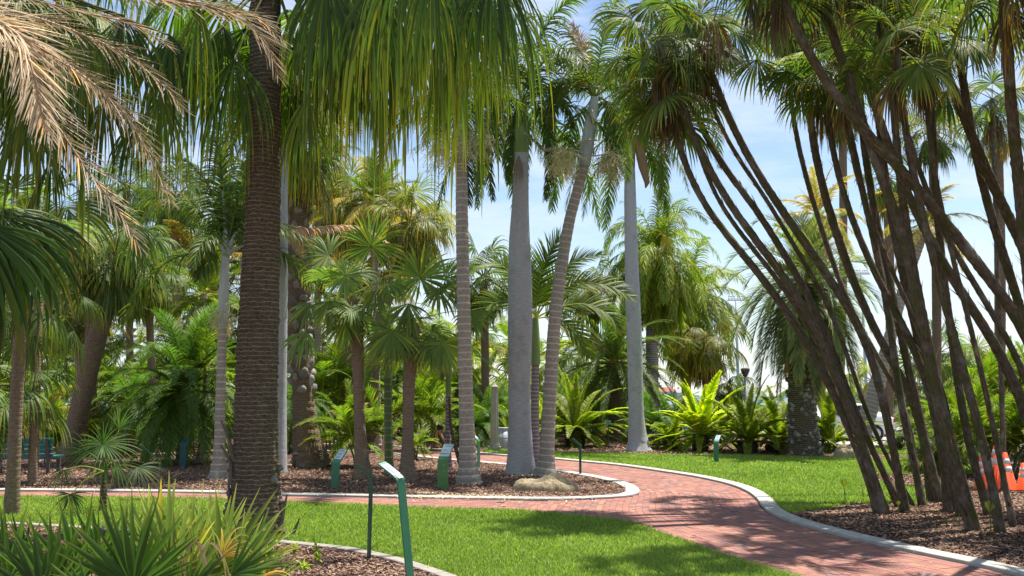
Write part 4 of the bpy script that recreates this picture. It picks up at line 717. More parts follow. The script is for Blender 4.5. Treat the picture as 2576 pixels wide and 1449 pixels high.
RB = [((2452, 1100, 18), (2450, 940, 18), 'round fan palm with golden lower leaves seen through the right-hand stems', [('sabal', 34, 85, -55, 1.0)]),
      ((2365, 1104, 18), (2362, 890, 18), 'green fan palm seen between the middle stems of the clump', [('sabalg', 28, 85, -60, 1.0)]),
      ((2112, 1092, 18), (2108, 1005, 18), 'low pale fan palm right of the jelly palm', [('sabalg', 26, 80, -40, .9)]),
      ((2192, 1085, 18), (2195, 960, 18), 'pale silvery fan palm behind the curved grey trunk', [('sabal', 26, 80, -50, .95)]),
      ((2300, 1090, 18), (2300, 970, 18), 'silvery fan palm beyond the road, behind the middle of the clump', [('sabalg', 26, 80, -50, 1.1)]),
      ((2545, 1098, 20), (2545, 960, 20), 'small orange-tinged palm beyond the right-hand shrubs', [('date', 20, 84, 10, .7), ('sabal', 12, 20, -50, .9)]),
      ((1835, 1085, 12), (1835, 965, 12), 'small fan palm against the bay, left of the small light pole', [('sabalg', 26, 80, -60, .85)]),
      ((2235, 1098, 22), (2232, 450, 22), 'tall fan palm with a shaggy hanging skirt behind the clump', [('sabalg', 16, 70, -30, .9), ('sabal', 16, -30, -78, 1.0)]),
      ((2355, 1120, 22), (2345, 330, 22), 'sunlit bright green fan palm behind the top of the clump', [('sabal', 16, 85, 0, .9), ('sabalg', 16, 0, -60, .9)]),
      ((2512, 1125, 26), (2508, 330, 26), 'fan palm with a grey dead collar at the upper right', [('sabalg', 20, 85, -20, .9), ('dry', 12, -30, -70, .9)]),
      ((2110, 1080, 20), (2120, 300, 20), 'green fan palm high behind the left stems of the clump', [('sabalg', 26, 80, -60, 1.0)])]
for k, (p0, p1, lab, spec) in enumerate(RB):
    mid = ((p0[0] + p1[0]) / 2 + 6, (p0[1] + p1[1]) / 2, p0[2]); root, b, top, Z = palm('fan_palm', lab, 'palm tree', [p0, mid, p1], B_brown, sides=12); crown(root, top, spec, 130 + k, merged=True)

# --- the clump of shaggy stems at the right
STEMS = [
 ([(2214, 1294, 27), (2188, 1216, 25), (2165, 1133, 24), (2138, 1076, 24), (2105, 1009, 25), (2085, 966, 25), (2048, 870, 24), (1978, 780, 23), (1905, 683, 22), (1874, 643, 22), (1824, 586, 21), (1774, 530, 20), (1738, 470, 19), (1718, 393, 19), (1688, 320, 18), (1670, 230, 18)], 0),
 ([(2228, 1293, 26), (2200, 1200, 25), (2168, 1109, 24), (2138, 1049, 24), (2112, 960, 24), (2072, 836, 24), (2022, 760, 24), (1955, 670, 24), (1891, 596, 23), (1841, 523, 22), (1801, 470, 21), (1768, 393, 21), (1718, 283, 20), (1675, 193, 20), (1658, 100, 20)], -.3),
 ([(2268, 1282, 22), (2225, 1193, 21), (2182, 1099, 20), (2138, 1016, 20), (2118, 966, 20), (2085, 813, 20), (2032, 736, 20), (1982, 656, 20), (1938, 586, 20), (1905, 520, 20), (1872, 480, 20), (1820, 430, 20), (1774, 360, 19), (1738, 277, 19), (1721, 190, 19), (1715, 120, 18)], .3),
 ([(2279, 1285, 25), (2255, 1166, 24), (2238, 1083, 24), (2222, 1009, 24), (2200, 900, 24), (2178, 843, 25), (2138, 770, 25), (2078, 690, 25), (2022, 610, 24), (1972, 533, 24), (1925, 470, 23), (1868, 383, 22), (1821, 283, 21), (1788, 187, 20), (1764, 110, 20)], -.5),
 ([(2345, 1268, 24), (2338, 1166, 24), (2325, 1076, 24), (2305, 1013, 24), (2278, 960, 24), (2238, 903, 23), (2188, 820, 23), (2152, 736, 24), (2118, 630, 25), (2092, 546, 24), (2065, 470, 24), (2045, 383, 22), (2032, 283, 22), (2022, 150, 20), (2018, 60, 20)], .4),
 ([(2388, 1300, 26), (2382, 1199, 26), (2372, 1133, 25), (2355, 1006, 25), (2328, 952, 24), (2305, 886, 23), (2272, 803, 22), (2238, 770, 20), (2205, 700, 20), (2172, 630, 19), (2138, 536, 19), (2102, 450, 18), (2075, 330, 17), (2070, 200, 17)], .7),
 ([(2325, 1288, 23), (2312, 1216, 22), (2298, 1140, 22), (2262, 1019, 21), (2250, 952, 21), (2245, 850, 21), (2240, 740, 20), (2188, 563, 20), (2165, 470, 19), (2138, 333, 18), (2112, 217, 17), (2095, 120, 17)], 1.0),
 ([(2720, 1310, 40), (2680, 1100, 38), (2625, 900, 36), (2576, 815, 34), (2538, 770, 33), (2488, 696, 33), (2422, 613, 32), (2355, 536, 31), (2322, 483, 30), (2272, 423, 29), (2205, 363, 29), (2145, 307, 28), (2092, 233, 28), (2045, 157, 27), (1998, 83, 27), (1965, 0, 27), (1940, -90, 26)], -1.6),
 ([(2452, 1328, 38), (2422, 1233, 36), (2388, 1099, 36), (2338, 966, 36), (2325, 850, 34), (2315, 770, 33), (2300, 670, 30), (2272, 570, 30), (2220, 470, 28), (2188, 360, 27), (2158, 260, 26), (2118, 167, 26), (2092, 67, 26), (2058, -20, 26), (2040, -100, 25)], -.8),
 ([(2650, 1290, 34), (2610, 1080, 32), (2558, 952, 31), (2522, 893, 30), (2472, 820, 29), (2422, 743, 28), (2382, 680, 27), (2338, 603, 26), (2298, 536, 25), (2262, 440, 24), (2222, 317, 23), (2182, 233, 23), (2150, 133, 23), (2140, 0, 22), (2135, -80, 22)], -1.3),
 ([(2740, 1260, 36), (2700, 950, 34), (2640, 720, 32), (2576, 610, 31), (2515, 530, 30), (2488, 433, 29), (2445, 340, 28), (2405, 250, 27), (2365, 150, 27), (2338, 83, 27), (2308, 0, 26), (2290, -80, 26)], -1.9),
 ([(2690, 1270, 30), (2640, 1000, 28), (2580, 800, 27), (2522, 636, 26), (2488, 540, 25), (2465, 450, 24), (2438, 317, 23), (2422, 200, 23), (2402, 83, 22), (2388, 0, 22), (2380, -80, 22)], -.9),
 ([(2640, 1330, 42), (2610, 900, 38), (2580, 600, 36), (2562, 440, 34), (2548, 300, 32), (2534, 167, 30), (2524, 0, 30), (2520, -90, 28)], -1.8),
 ([(2492, 1300, 24), (2455, 1199, 24), (2425, 1099, 23), (2408, 966, 23), (2390, 830, 22), (2372, 690, 22), (2358, 560, 22), (2350, 470, 21), (2345, 333, 20), (2340, 200, 20), (2336, 80, 20)], .2),
 ([(2528, 1258, 18), (2525, 1166, 17), (2518, 966, 15), (2515, 850, 14), (2512, 700, 14), (2505, 536, 14), (2500, 400, 14), (2496, 250, 14)], 2.2),
 ([(2518, 1335, 28), (2503, 1249, 27), (2488, 1166, 26), (2460, 1060, 25), (2432, 966, 24), (2398, 836, 24), (2372, 770, 23), (2342, 620, 22), (2310, 500, 21), (2280, 380, 20), (2262, 250, 20), (2255, 120, 19)], -.6),
 ([(2368, 1275, 25), (2330, 1130, 24), (2290, 952, 24), (2262, 830, 24), (2235, 700, 23), (2205, 560, 22), (2175, 420, 22), (2160, 300, 21), (2152, 150, 20), (2146, 20, 20)], .9),
 ([(2405, 1296, 28), (2385, 1180, 28), (2345, 1000, 28), (2310, 850, 27), (2272, 700, 26), (2240, 560, 24), (2222, 440, 22), (2205, 280, 20), (2196, 130, 19), (2190, 40, 19)], .6),
 ([(2425, 1310, 30), (2405, 1200, 30), (2375, 1050, 28), (2350, 950, 28), (2318, 800, 26), (2290, 640, 25), (2262, 500, 24), (2250, 340, 21), (2242, 160, 20), (2238, 40, 20)], .3)]
for i_, (dx0, dx1, dz_) in {0: (14, 40, .5), 2: (26, 44, -.4), 4: (-26, -46, .8), 5: (26, 46, -.5), 9: (30, 60, .4), 15: (30, 60, .6)}.items():
    s_, d_ = STEMS[i_]; n_ = len(s_); STEMS.append(([(x + dx0 + (dx1 - dx0) * q / (n_ - 1) + 5 * math.sin(q * 1.1 + i_), y - 6 + (10 if q else 0) - 25 * q / n_, w_ * .82) for q, (x, y, w_) in enumerate(s_)], d_ + dz_))
Zc = G(2380, 1295)[1]; cb = G(2380, 1290)
clr = thing('clumping_fan_palm', 'clump of many thin shaggy dark stems leaning left over the path', 'palm tree', cb)
r_ = np.random.default_rng(55)
for k, (pp, dz) in enumerate(STEMS):
    pa = np.array(pp, float)
    for _ in range(3): pa[1:-1] = (pa[:-2] + 2 * pa[1:-1] + pa[2:]) / 4
    pp = [tuple(q) for q in pa]
    W = px_path(pp, G(pp[0][0], min(pp[0][1], 1335))[1] + max(-1.2, dz * .5), dz); W[0][2] = min(W[0][2], -.02); Wl = W - cb; rad = np.array([p[2] * .5 * mpp(q) for p, q in zip(pp, W)])
    rad = rad * (.84 if k < 19 else .66); rad[0] *= 1.3; me = trunk_mesh(Wl, rad, B_stem, 12, 0, 0, .045, .05, k); st = link('stem', me, clr)
    c, s = catmull(np.column_stack([Wl, rad]), n=220); nf_ = 70; i = r_.integers(4, 216, nf_); o = nrm(r_.normal(0, 1, (nf_, 3)) * [1, 1, .15]); T = nrm(c[np.minimum(i + 2, 219), :3] - c[i, :3])
    d0 = nrm(T * 1.0 + o * r_.uniform(.15, .6, (nf_, 1))); Ln = r_.uniform(.05, .22, nf_) * (1 + (r_.random(nf_) < .1)); pts, dr = integ(c[i, :3] + o * c[i, 3:4] * .92, d0, Ln, 4, .4)
    sdv = nrm(np.cross(dr, o[:, None])); Wd = np.linspace(1, .2, 5)[None] * r_.uniform(.012, .035, (nf_, 1)); Cc = np.broadcast_to(np.array([.13, .09, .065]), (nf_, 5, 3)) * r_.uniform(.5, 1.9, (nf_, 1, 1))
    link('bark_flap', mesh_from('bark_flap', *strips(pts, sdv, Wd, Cc), mat=M_dead), st, kind='stuff')
    crown_top = Wl[-1]
    fr = [('paur', 10, 75, -45, .92), ('paurd', 4, -35, -80, .95)] if k % 2 == 0 else [('paur', 9, 75, -50, .88), ('paurd', 3, -50, -80, .95)]
    crown(st, crown_top, fr, 200 + k, merged=True, nv=2)
for k, (hx, hy, tx, ty, z) in enumerate([(1590, 45, 1530, 30, 0), (1560, 140, 1600, 250, 0), (1610, 70, 1620, 200, .2), (1700, 30, 1710, 150, -.3), (1640, 10, 1610, 120, 0), (1740, 50, 1760, 190, -.2), (1850, 80, 1860, 200, .3), (1905, 150, 1900, 290, .4), (1950, 40, 1930, 170, 0), (1660, 240, 1650, 390, .3), (1600, 220, 1590, 340, .5), (1985, 180, 1960, 300, .4), (2200, 90, 2190, 220, .5), (2440, 90, 2430, 220, -.4), (2300, 60, 2320, 200, -.2), (2380, 230, 2370, 340, .6), (2530, 60, 2560, 170, -.4)]):
    fan_px(clr, cb, (hx, hy), (tx, ty), Zc + .3 + z, 'paur', R=.78, Nn=(.25 * (k % 3 - 1), -1, .45), seed=k + 300, pet=(hx + 70, hy - 70, Zc), over=dict(A=95, n=30))
fan_px(clr, cb, (1798, 45), (1800, 200), Zc - .9, 'paurd', R=.85, seed=333, pet=(1830, -20), over=dict(A=55, n=26, col=((.24, .14, .07), (.27, .17, .10), (.3, .2, .13))))
# leaf spears sprouting from the mulch under the clump
for k, (x, y, h, fan) in enumerate([(2125, 1276, 48, 1), (2260, 1298, 26, 1), (2492, 1350, 60, 1), (2208, 1296, 34, 0), (2236, 1290, 28, 0), (2330, 1316, 30, 0), (2410, 1332, 40, 0), (2380, 1326, 26, 0), (2310, 1300, 26, 0), (2172, 1262, 44, 0), (2520, 1345, 46, 0), (2505, 1380, 44, 0), (2448, 1362, 22, 0), (2188, 1286, 26, 0), (2350, 1340, 24, 0)]):
    g0 = G(x, y); m_ = mpp(g0); hh = h * m_; r2 = np.random.default_rng(k); tp = np.array([r2.normal(0, .03), 0, hh])
    parts = [tube(np.array([[0, 0, -.02], tp * .5 + [.01, 0, 0], tp]), [.008, .007, .004 if not fan else .008], 5, (.10, .14, .03))]
    if fan: parts.append(fan_blade(tp, (0, 0, 1), (0, -1, 0), hh * .5, 9, .65, .9, 0, 0, ((.16, .21, .04), (.2, .25, .05), (.2, .2, .05)), r2))
    o = link('palm_shoot', mesh_from('palm_shoot', *merge(parts), mat=M_leaf), None, g0)
    o['category'] = 'palm shoot'; o['group'] = 'palm shoots under the clump'; o['label'] = ['', 'small young palm shoot with an opening fan, '][fan] + ['at the corner where lawn and mulch meet', 'in front of the second clump stem', 'tallest one, before the thick stems', 'thin green spear beside the foot of the leftmost stem', 'green spear between the leftmost stems', 'green spear in the sunlit mulch before the middle stems', 'forked green spear left of the tallest shoot', 'low green spear in the shaded mulch before the thick stems', 'short spear behind the sunlit patch of mulch', 'spear at the lawn edge left of the stems', 'green spear to the right of the tallest shoot', 'spear nearest the path at the right edge', 'tiny spear in the dark mulch left of the nearest spear', 'short brown-green spear just in front of the leftmost stem', 'small spear in the straw litter before the middle stems'][k]

# unseen palms added off the right edge to cast shade on the bed
for k, (X_, Y_, h_) in enumerate([(8.6, 11.6, 6.6), (7.6, 9.2, 6.4), (10.2, 14.0, 7.4), (6.2, 6.6, 6.6)]):
    bb = np.array([X_, Y_, 0.]); root = thing('fan_palm', ['fan palm beyond the right edge of the photo, farther one of the nearest pair', 'fan palm beyond the right edge of the photo, beside the near clump stems', 'fan palm beyond the right edge of the photo, farthest back and tallest', 'fan palm beyond the right edge of the photo, nearest to the camera'][k], 'palm tree', bb, 'fan palms beyond the right edge')
    link('trunk', trunk_mesh(np.array([[0, 0, -.03], [-.1, 0, h_ / 2], [-.3, 0, h_]]), [.12, .10, .10], B_stem, 12, rough=.05), root); crown(root, (-.3, 0, h_), [('paur', 34, 70, -60, 1.7)], 700 + k, merged=True)
# ================================================================== garden objects
def mbm(name, bm, m, parent=None, loc=(0, 0, 0), rz=0, bevel=0, smooth=False, **kw):
    me = bpy.data.meshes.new(name); bm.normal_update(); bm.to_mesh(me); bm.free(); me.materials.append(m)
    if smooth:
        for p in me.polygons: p.use_smooth = True
    o = link(name, me, parent, loc, rz, **kw)
    if bevel: md = o.modifiers.new('bevel', 'BEVEL'); md.width = bevel; md.segments = 2; md.limit_method = 'ANGLE'
    return o
def box(bm, c, s, rot=None):
    r = bmesh.ops.create_cube(bm, size=1); vs = r['verts']; bmesh.ops.scale(bm, vec=s, verts=vs)
    if rot: bmesh.ops.rotate(bm, cent=(0, 0, 0), matrix=rot, verts=vs)
    bmesh.ops.translate(bm, vec=c, verts=vs); return vs
def prism(bm, prof, x0, x1):
    """closed profile in (y,z) extruded along x"""
    a = [bm.verts.new((x0, y, z)) for y, z in prof]; b = [bm.verts.new((x1, y, z)) for y, z in prof]; n = len(prof)
    bm.faces.new(a[::-1]); bm.faces.new(b)
    for i in range(n): bm.faces.new((a[i], a[(i + 1) % n], b[(i + 1) % n], b[i]))
def lathe(prof, seg=20, bm=None, c=(0, 0, 0)):
    bm = bm or bmesh.new(); rows = []
    for r, z in prof: rows.append([bm.verts.new((c[0] + r * math.cos(i * 2 * math.pi / seg), c[1] + r * math.sin(i * 2 * math.pi / seg), c[2] + z)) for i in range(seg)])
    for a, b in zip(rows[:-1], rows[1:]):
        for i in range(seg): bm.faces.new((a[i], a[(i + 1) % seg], b[(i + 1) % seg], b[i]))
    bm.faces.new(rows[0][::-1]); bm.faces.new(rows[-1]); return bm
def paint(name, c, rough=.45, var=.25, spec=.5):
    m = mat(name, c, rough, spec); n = noise(m, 7, 8, rough=.75); base(m, ramp(m, n, [(.3, tuple(k * (1 - var) for k in c)), (.7, tuple(k * (1 + var * .5) for k in c))])); return m
M_gr = paint('green_post_paint', (.045, .20, .115)); M_gr2 = paint('leaf_green_post_paint', (.07, .22, .07)); M_dk = paint('dark_green_post_paint', (.012, .085, .055)); M_tl = paint('teal_post_paint', (.01, .09, .10))
M_lgt = mat('bolt_metal', (.6, .6, .58), .4); M_plate = paint('pale_label_plate', (.52, .62, .66), .3, .1); M_ink = mat('label_ink', (.07, .1, .12), .6); M_wht = mat('white_sticker', (.75, .78, .74), .5)
def label_post(label, bx, by, bend_y, w, h_deg, plen, m, tilt=0.0, plate=True, detail=False, thick=.02, ang=40):
    b = G(bx, by); m_ = mpp(b); hz = (by - bend_y) * m_; root = thing('label_post', label, 'plant label', b, 'plant label posts')
    root.rotation_euler = (0, R_(tilt), R_(h_deg - 90))
    t = thick; a = R_(ang); cy, sz = math.cos(a), math.sin(a)
    def rib(y0):                              # outline of a bent flat bar; local +Y is where the head rises
        out = [(0 + y0, -.03), (0 + y0, hz - .02), (.008 + y0, hz)]
        return out
    tip = (plen * cy, hz + plen * sz)
    prof = [(0, -.05), (0, hz - .025), (.006, hz - .008), (.022, hz + .01), (tip[0], tip[1]), (tip[0] + t * sz, tip[1] - t * cy), (.03, hz - t * .6), (t, hz - .04), (t, -.05)]
    bm = bmesh.new(); prism(bm, prof[::-1], -w / 2, w / 2); mbm('post', bm, m, root, bevel=.004)
    if plate:
        bm = bmesh.new(); q0, q1 = plen * .16, plen * (.82 if detail else .97); off = .004
        mid = (q0 + q1) / 2; ctr = (0, .022 + mid * cy - off * sz - .01, hz + .01 + mid * sz + off * cy - .008)
        from mathutils import Matrix
        box(bm, ctr, (w * .9, (q1 - q0), .004), Matrix.Rotation(a, 4, 'X')); pl = mbm('plate', bm, M_plate, root)
        bm = bmesh.new(); rr = np.random.default_rng(int(bx))
        for i in range(7 if detail else 3):
            q = q0 + (q1 - q0) * (.2 + .62 * i / (6 if detail else 2)); ww = w * rr.uniform(.35, .72)
            box(bm, ((ww - w * .75) * .5 * .6, .022 + q * cy - .0075 * sz - .01, hz + .01 + q * sz + .0075 * cy - .008), (ww, .007 if detail else .012, .001), Matrix.Rotation(a, 4, 'X'))
        mbm('lettering', bm, M_ink, pl, kind='stuff')
        if detail:
            bm = bmesh.new(); q = plen * .03; box(bm, (0, .022 + q * cy - off * sz - .01, hz + .012 + q * sz + off * cy - .008), (w * .55, .045, .003), Matrix.Rotation(a, 4, 'X')); mbm('sticker', bm, M_wht, root)
    return root
label_post('tall green label post in the foreground leaning left, its pale text panel facing up', 1034, 1462, 1200, .10, 143, .27, M_gr, tilt=-9, detail=True, ang=30, thick=.014)
label_post('dark green label post seen from behind, next to the tall leaning one in the foreground', 930, 1411, 1196, .09, 205, .21, M_dk, tilt=-2.5, plate=False, ang=32)
label_post('short green label post standing in mulch left of the foreground pair', 841, 1232, 1162, .17, 68, .33, M_gr, tilt=2)
label_post('grass-green label post, widest of all, just left of the ringed palm', 1113, 1235, 1156, .205, 72, .40, M_gr2)
post_ = [o for o in COL.objects if o.name.startswith('label_post')][-1]
for z_ in (.35, .46): bm = bmesh.new(); bmesh.ops.create_uvsphere(bm, u_segments=8, v_segments=6, radius=.007); bmesh.ops.translate(bm, vec=(.02, -.001, z_), verts=bm.verts); mbm('bolt', bm, M_lgt, post_)
label_post('dark green label post peeking out on the right side of the ringed palm', 1205, 1180, 1108, .11, 150, .32, M_gr)
label_post('thin dark label post at the island edge, right of the limestone rock', 1463, 1197, 1120, .05, 172, .24, M_dk, plate=False, thick=.05)
label_post('small green label post standing alone on the far lawn', 1802, 1166, 1112, .13, 55, .25, M_gr)
label_post('dark label post behind the spiky foreground leaves, seen from behind', 401, 1262, 1160, .20, 205, .42, M_dk, plate=False)
label_post('blue-green label post under the feathery date palm', 459, 1178, 1116, .17, 80, .25, M_tl, plate=False)
label_post('black label post behind the back of the bench', 113, 1168, 1092, .2, 200, .3, M_dk, plate=False)
label_post('small black label post under the small star-leaved palm', 257, 1285, 1196, .10, 210, .13, M_dk, plate=False)
label_post('green label post on the grass strip by the road, between clump stems', 2253, 1142, 1082, .10, 165, .22, M_gr, plate=False)
label_post('teal label post behind the shrubs at the right', 2484, 1092, 1034, .28, 150, .4, M_gr)
label_post('distant label post with a blue plate behind the yellow-green palms', 858, 1104, 1068, .12, 75, .35, M_tl)
def plaque(label, x, y0, y1, wpx, hpx, c, cname, cat='plant label', grp='small plaques on thin stakes'):
    b = G(x, y0); m_ = mpp(b); h = (y0 - y1) * m_; root = thing('plant_plaque', label, cat, b, grp)
    bm = bmesh.new(); box(bm, (0, 0, h / 2 - .03), (.025, .025, h)); mbm('stake', bm, M_dk, root)
    bm = bmesh.new(); box(bm, (0, -.03, h), (wpx * m_, .012, hpx * m_)); pl = mbm('plate', bm, paint(cname, c, .4, .1), root, bevel=.003)
    bm = bmesh.new()
    for i in range(2): box(bm, (0, -.038, h + (i - .5) * hpx * m_ * .4), (wpx * m_ * .6, .002, hpx * m_ * .1))
    mbm('lettering', bm, M_ink, pl, kind='stuff'); return root
plaque('small cyan plaque on a thin stake in front of the large cycad', 1531, 1128, 1063, 13, 8, (.12, .45, .42), 'cyan_plate')
plaque('small pale green plaque on a stake left of the brilliant yellow-green cycad', 1724, 1137, 1077, 14, 9, (.38, .60, .55), 'pale_green_plate')
plaque('thin green plaque stake right of the knobby grey trunk', 2100, 1141, 1070, 7, 9, (.10, .38, .30), 'green_plate')
b = G(2053, 1098); m_ = mpp(b); root = thing('parking_sign', 'white roadside sign with red markings right of the jelly palm trunk', 'sign', b); h = (1098 - 958) * m_
bm = bmesh.new(); box(bm, (0, .03, h / 2), (.05, .05, h)); mbm('pole', bm, paint('grey_metal', (.3, .31, .32)), root)
bm = bmesh.new(); box(bm, (0, 0, h - 15 * m_), (13 * m_, .01, 30 * m_)); pl = mbm('plate', bm, mat('white_sign_face', (.8, .8, .8), .4), root, bevel=.004)
bm = bmesh.new()
for i, (w_, hh) in enumerate([(8, 4), (9, 3), (7, 2), (9, 2), (6, 2), (9, 1.5)]): box(bm, ((i % 2 - .5) * m_, -.008, h - (5 + i * 4.6) * m_), (w_ * m_, .003, hh * m_))
mbm('lettering', bm, mat('sign_red', (.6, .04, .04), .5), pl, kind='stuff')
# wooden props
M_wood = paint('weathered_timber', (.33, .21, .14), .8, .3, .2)
for lab, (x0, y0), (x1, y1), wp in [('brown leaning timber prop left of the yellow-green clustering palm', (854, 1134), (838, 1030), 9), ('pale upright timber prop behind the golden cabbage palm trunk', (946, 1140), (953, 995), 8), ('short brown timber prop leaning against the green-stemmed palm', (960, 1150), (974, 1060), 9)]:
    b = G(x0, y0); t = P(x1, y1, b[1] + .3) - b; w_ = wp * mpp(b); root = thing('timber_prop', lab, 'prop', b, 'timber props')
    bm = bmesh.new(); vs = [bm.verts.new(tuple(np.array([sx * w_ / 2, sy * .02, 0]) + (t if k else np.array([0, 0, -.03])))) for k in (0, 1) for sx, sy in ((-1, -1), (1, -1), (1, 1), (-1, 1))]
    for f in ((3, 2, 1, 0), (4, 5, 6, 7), (0, 1, 5, 4), (1, 2, 6, 5), (2, 3, 7, 6), (3, 0, 4, 7)): bm.faces.new([vs[i] for i in f])
    mbm('plank', bm, M_wood, root)
# lamp post and litter bin
b = G(1244, 1136); m_ = mpp(b); root = thing('lamp_post', 'fluted concrete lamp post left of the litter bin', 'lamp post', b); M_lc = concrete('aged_lamp_concrete', (.38, .36, .29))
bm = bmesh.new(); box(bm, (0, 0, .06), (.40, .40, .2)); mbm('plinth', bm, M_lc, root, bevel=.015)
bm = bmesh.new(); seg = 24; rows = []
for z, r in [(.16, .165), (.2, .175), (.24, .15), (.3, .135), (1.5, .12), (1.95, .105)]:
    rows.append([bm.verts.new((r * (1 - .1 * (i % 3 == 0)) * math.cos(i * 2 * math.pi / seg), r * (1 - .1 * (i % 3 == 0)) * math.sin(i * 2 * math.pi / seg), z)) for i in range(seg)])
for a_, b_ in zip(rows[:-1], rows[1:]):
    for i in range(seg): bm.faces.new((a_[i], a_[(i + 1) % seg], b_[(i + 1) % seg], b_[i]))
mbm('post', bm, M_lc, root)
mbm('cap', lathe([(.10, 1.95), (.12, 1.96), (.12, 2.0), (.06, 2.05), (.02, 2.1)], 16), M_lc, root)
b = G(1266, 1132); root = thing('litter_bin', 'pale grey mesh-sided litter bin beside the concrete lamp post', 'litter bin', b)
M_bin = mat('perforated_grey_metal', (.50, .51, .55), .45, .5, .2); v = nn(M_bin, 'ShaderNodeTexChecker'); v.inputs['Scale'].default_value = 60; c_ = nn(M_bin, 'ShaderNodeTexCoord'); lk(M_bin, c_.outputs['Object'], v.inputs[0]); v.inputs[1].default_value = (.55, .56, .60, 1); v.inputs[2].default_value = (.36, .37, .42, 1); base(M_bin, v.outputs[0])
M_bm = paint('grey_bin_metal', (.33, .35, .40), .4, .1)
mbm('basket', lathe([(.155, .02), (.165, .03), (.185, .62)], 24), M_bin, root, smooth=True)
mbm('liner', lathe([(.17, .62), (.185, .625), (.19, .67)], 24), mat('grey_liner', (.5, .5, .55), .5), root, smooth=True)
mbm('rim', lathe([(.188, .67), (.202, .675), (.202, .70), (.19, .71)], 24), M_bm, root, smooth=True)
mbm('band', lathe([(.176, .36), (.184, .36), (.185, .39), (.178, .39)], 24), M_bm, root)
for a in (0, 60, 120, 180, 240, 300):
    bm = bmesh.new(); x, y = math.cos(R_(a - 35)), math.sin(R_(a - 35)); vs = box(bm, (0, 0, 0), (.022, .022, .66)); bmesh.ops.translate(bm, vec=(.19 * x, .19 * y, .34), verts=vs); mbm('rib', bm, M_bm, root)
# limestone rocks
def rock(label, x, y, wpx, hgt, seed, m, deep=.55, sc=(1, 1)):
    b = G(x, y); W_ = wpx * mpp(b) / 2; n = 64; u = np.linspace(-1.12, 1.12, n); X, Y = np.meshgrid(u, u); r = np.random.default_rng(seed)
    ph = r.uniform(0, 6, 12); nz = sum(np.sin(X * f * 2.3 + ph[i]) * np.cos(Y * f * 1.9 + ph[i + 6]) / f for i, f in enumerate((1.5, 2.7, 4.1, 6.5, 9.0, 14.0)))
    e = 1 - (np.abs(X + .05 * nz) ** 2.6 + np.abs(Y / .86 + .08 * nz) ** 2.2)
    z = np.clip(e, -.2, 1); z = np.sign(z) * np.abs(z) ** .42
    z = z * (.78 + .06 * nz - .12 * X) - .5 * np.exp(-(((X + .28) / .34) ** 2 + ((Y + .05) / .42) ** 2)) * (e > 0) + .3 * np.exp(-(((X - .28) / .34) ** 2 + ((Y - .42) / .3) ** 2)) - .25 * np.exp(-(((X - .55) / .22) ** 2 + ((Y + .1) / .4) ** 2)) + r.normal(0, .008, X.shape) + .018 * np.sin(X * 31 + nz * 5) * np.cos(Y * 27 - nz * 4) * (e > 0) + .045 * np.sin(X * 21 + nz * 3) * np.cos(Y * 17 + nz * 2) * (e > 0)
    V = np.stack([X * W_, Y * W_ * deep, z * hgt], -1).reshape(-1, 3); i = (np.arange(n - 1)[:, None] * n + np.arange(n - 1)[None]).ravel(); Fq = np.stack([i, i + 1, i + n + 1, i + n], 1)
    keep = (V[Fq][:, :, 2].max(1) > -.02); Fq = Fq[keep]; o = link('rock', mesh_from('rock', V, Fq, None, m), None, b + np.array([0, W_ * deep * .7, -.01])); o['label'] = label; o['category'] = 'rock'; return o
M_rock = mat('weathered_limestone', rough=.95); n1 = noise(M_rock, 6, 9, rough=.75); n2 = noise(M_rock, 45, 6, rough=.8)
base(M_rock, mixc(M_rock, .5, ramp(M_rock, n1, [(.32, (.16, .13, .09)), (.5, (.42, .33, .19)), (.66, (.60, .52, .38))]), ramp(M_rock, n2, [(.35, (.18, .14, .09)), (.6, (.56, .46, .30))]))); bump(M_rock, n2, 1.0, .035)
rock('broad low tan limestone rock with hollowed top at the tip of the island bed', 1376, 1241, 172, .36, 3, M_rock)
rock('low rounded boulder in the shade left of the clump stems by the road', 2150, 1158, 90, .55, 8, M_rock, .6)
# bench
b = G(58, 1196); m_ = mpp(b); root = thing('bench', 'teal slatted bench seen from behind at the left edge', 'bench', b); M_bn = paint('teal_bench_paint', (.012, .16, .16), .5, .2); M_lg = paint('grey_bench_leg', (.10, .09, .09), .7, .2)
Lb = 146 * m_
for i in range(4): bm = bmesh.new(); box(bm, (0, .0 - .025 * i, .42 + .1 * i), (Lb, .03, .085)); mbm('backrest_slat', bm, M_bn, root, bevel=.005)
bm = bmesh.new(); box(bm, (0, -.11, .79), (Lb + .02, .06, .035)); mbm('top_rail', bm, M_bn, root, bevel=.005)
for i in range(4): bm = bmesh.new(); box(bm, (0, .10 + .11 * i, .40), (Lb, .09, .03)); mbm('seat_slat', bm, M_bn, root, bevel=.005)
for sx in (-.42, .42):
    bm = bmesh.new(); prism(bm, [(-.13, .78), (-.09, .78), (.0, .38), (.5, .36), (.5, -.02), (.46, -.02), (.45, .32), (.06, .33), (.06, -.02), (.0, -.02), (-.04, .38)], sx * Lb - .035, sx * Lb + .035); mbm('leg', bm, M_lg, root)
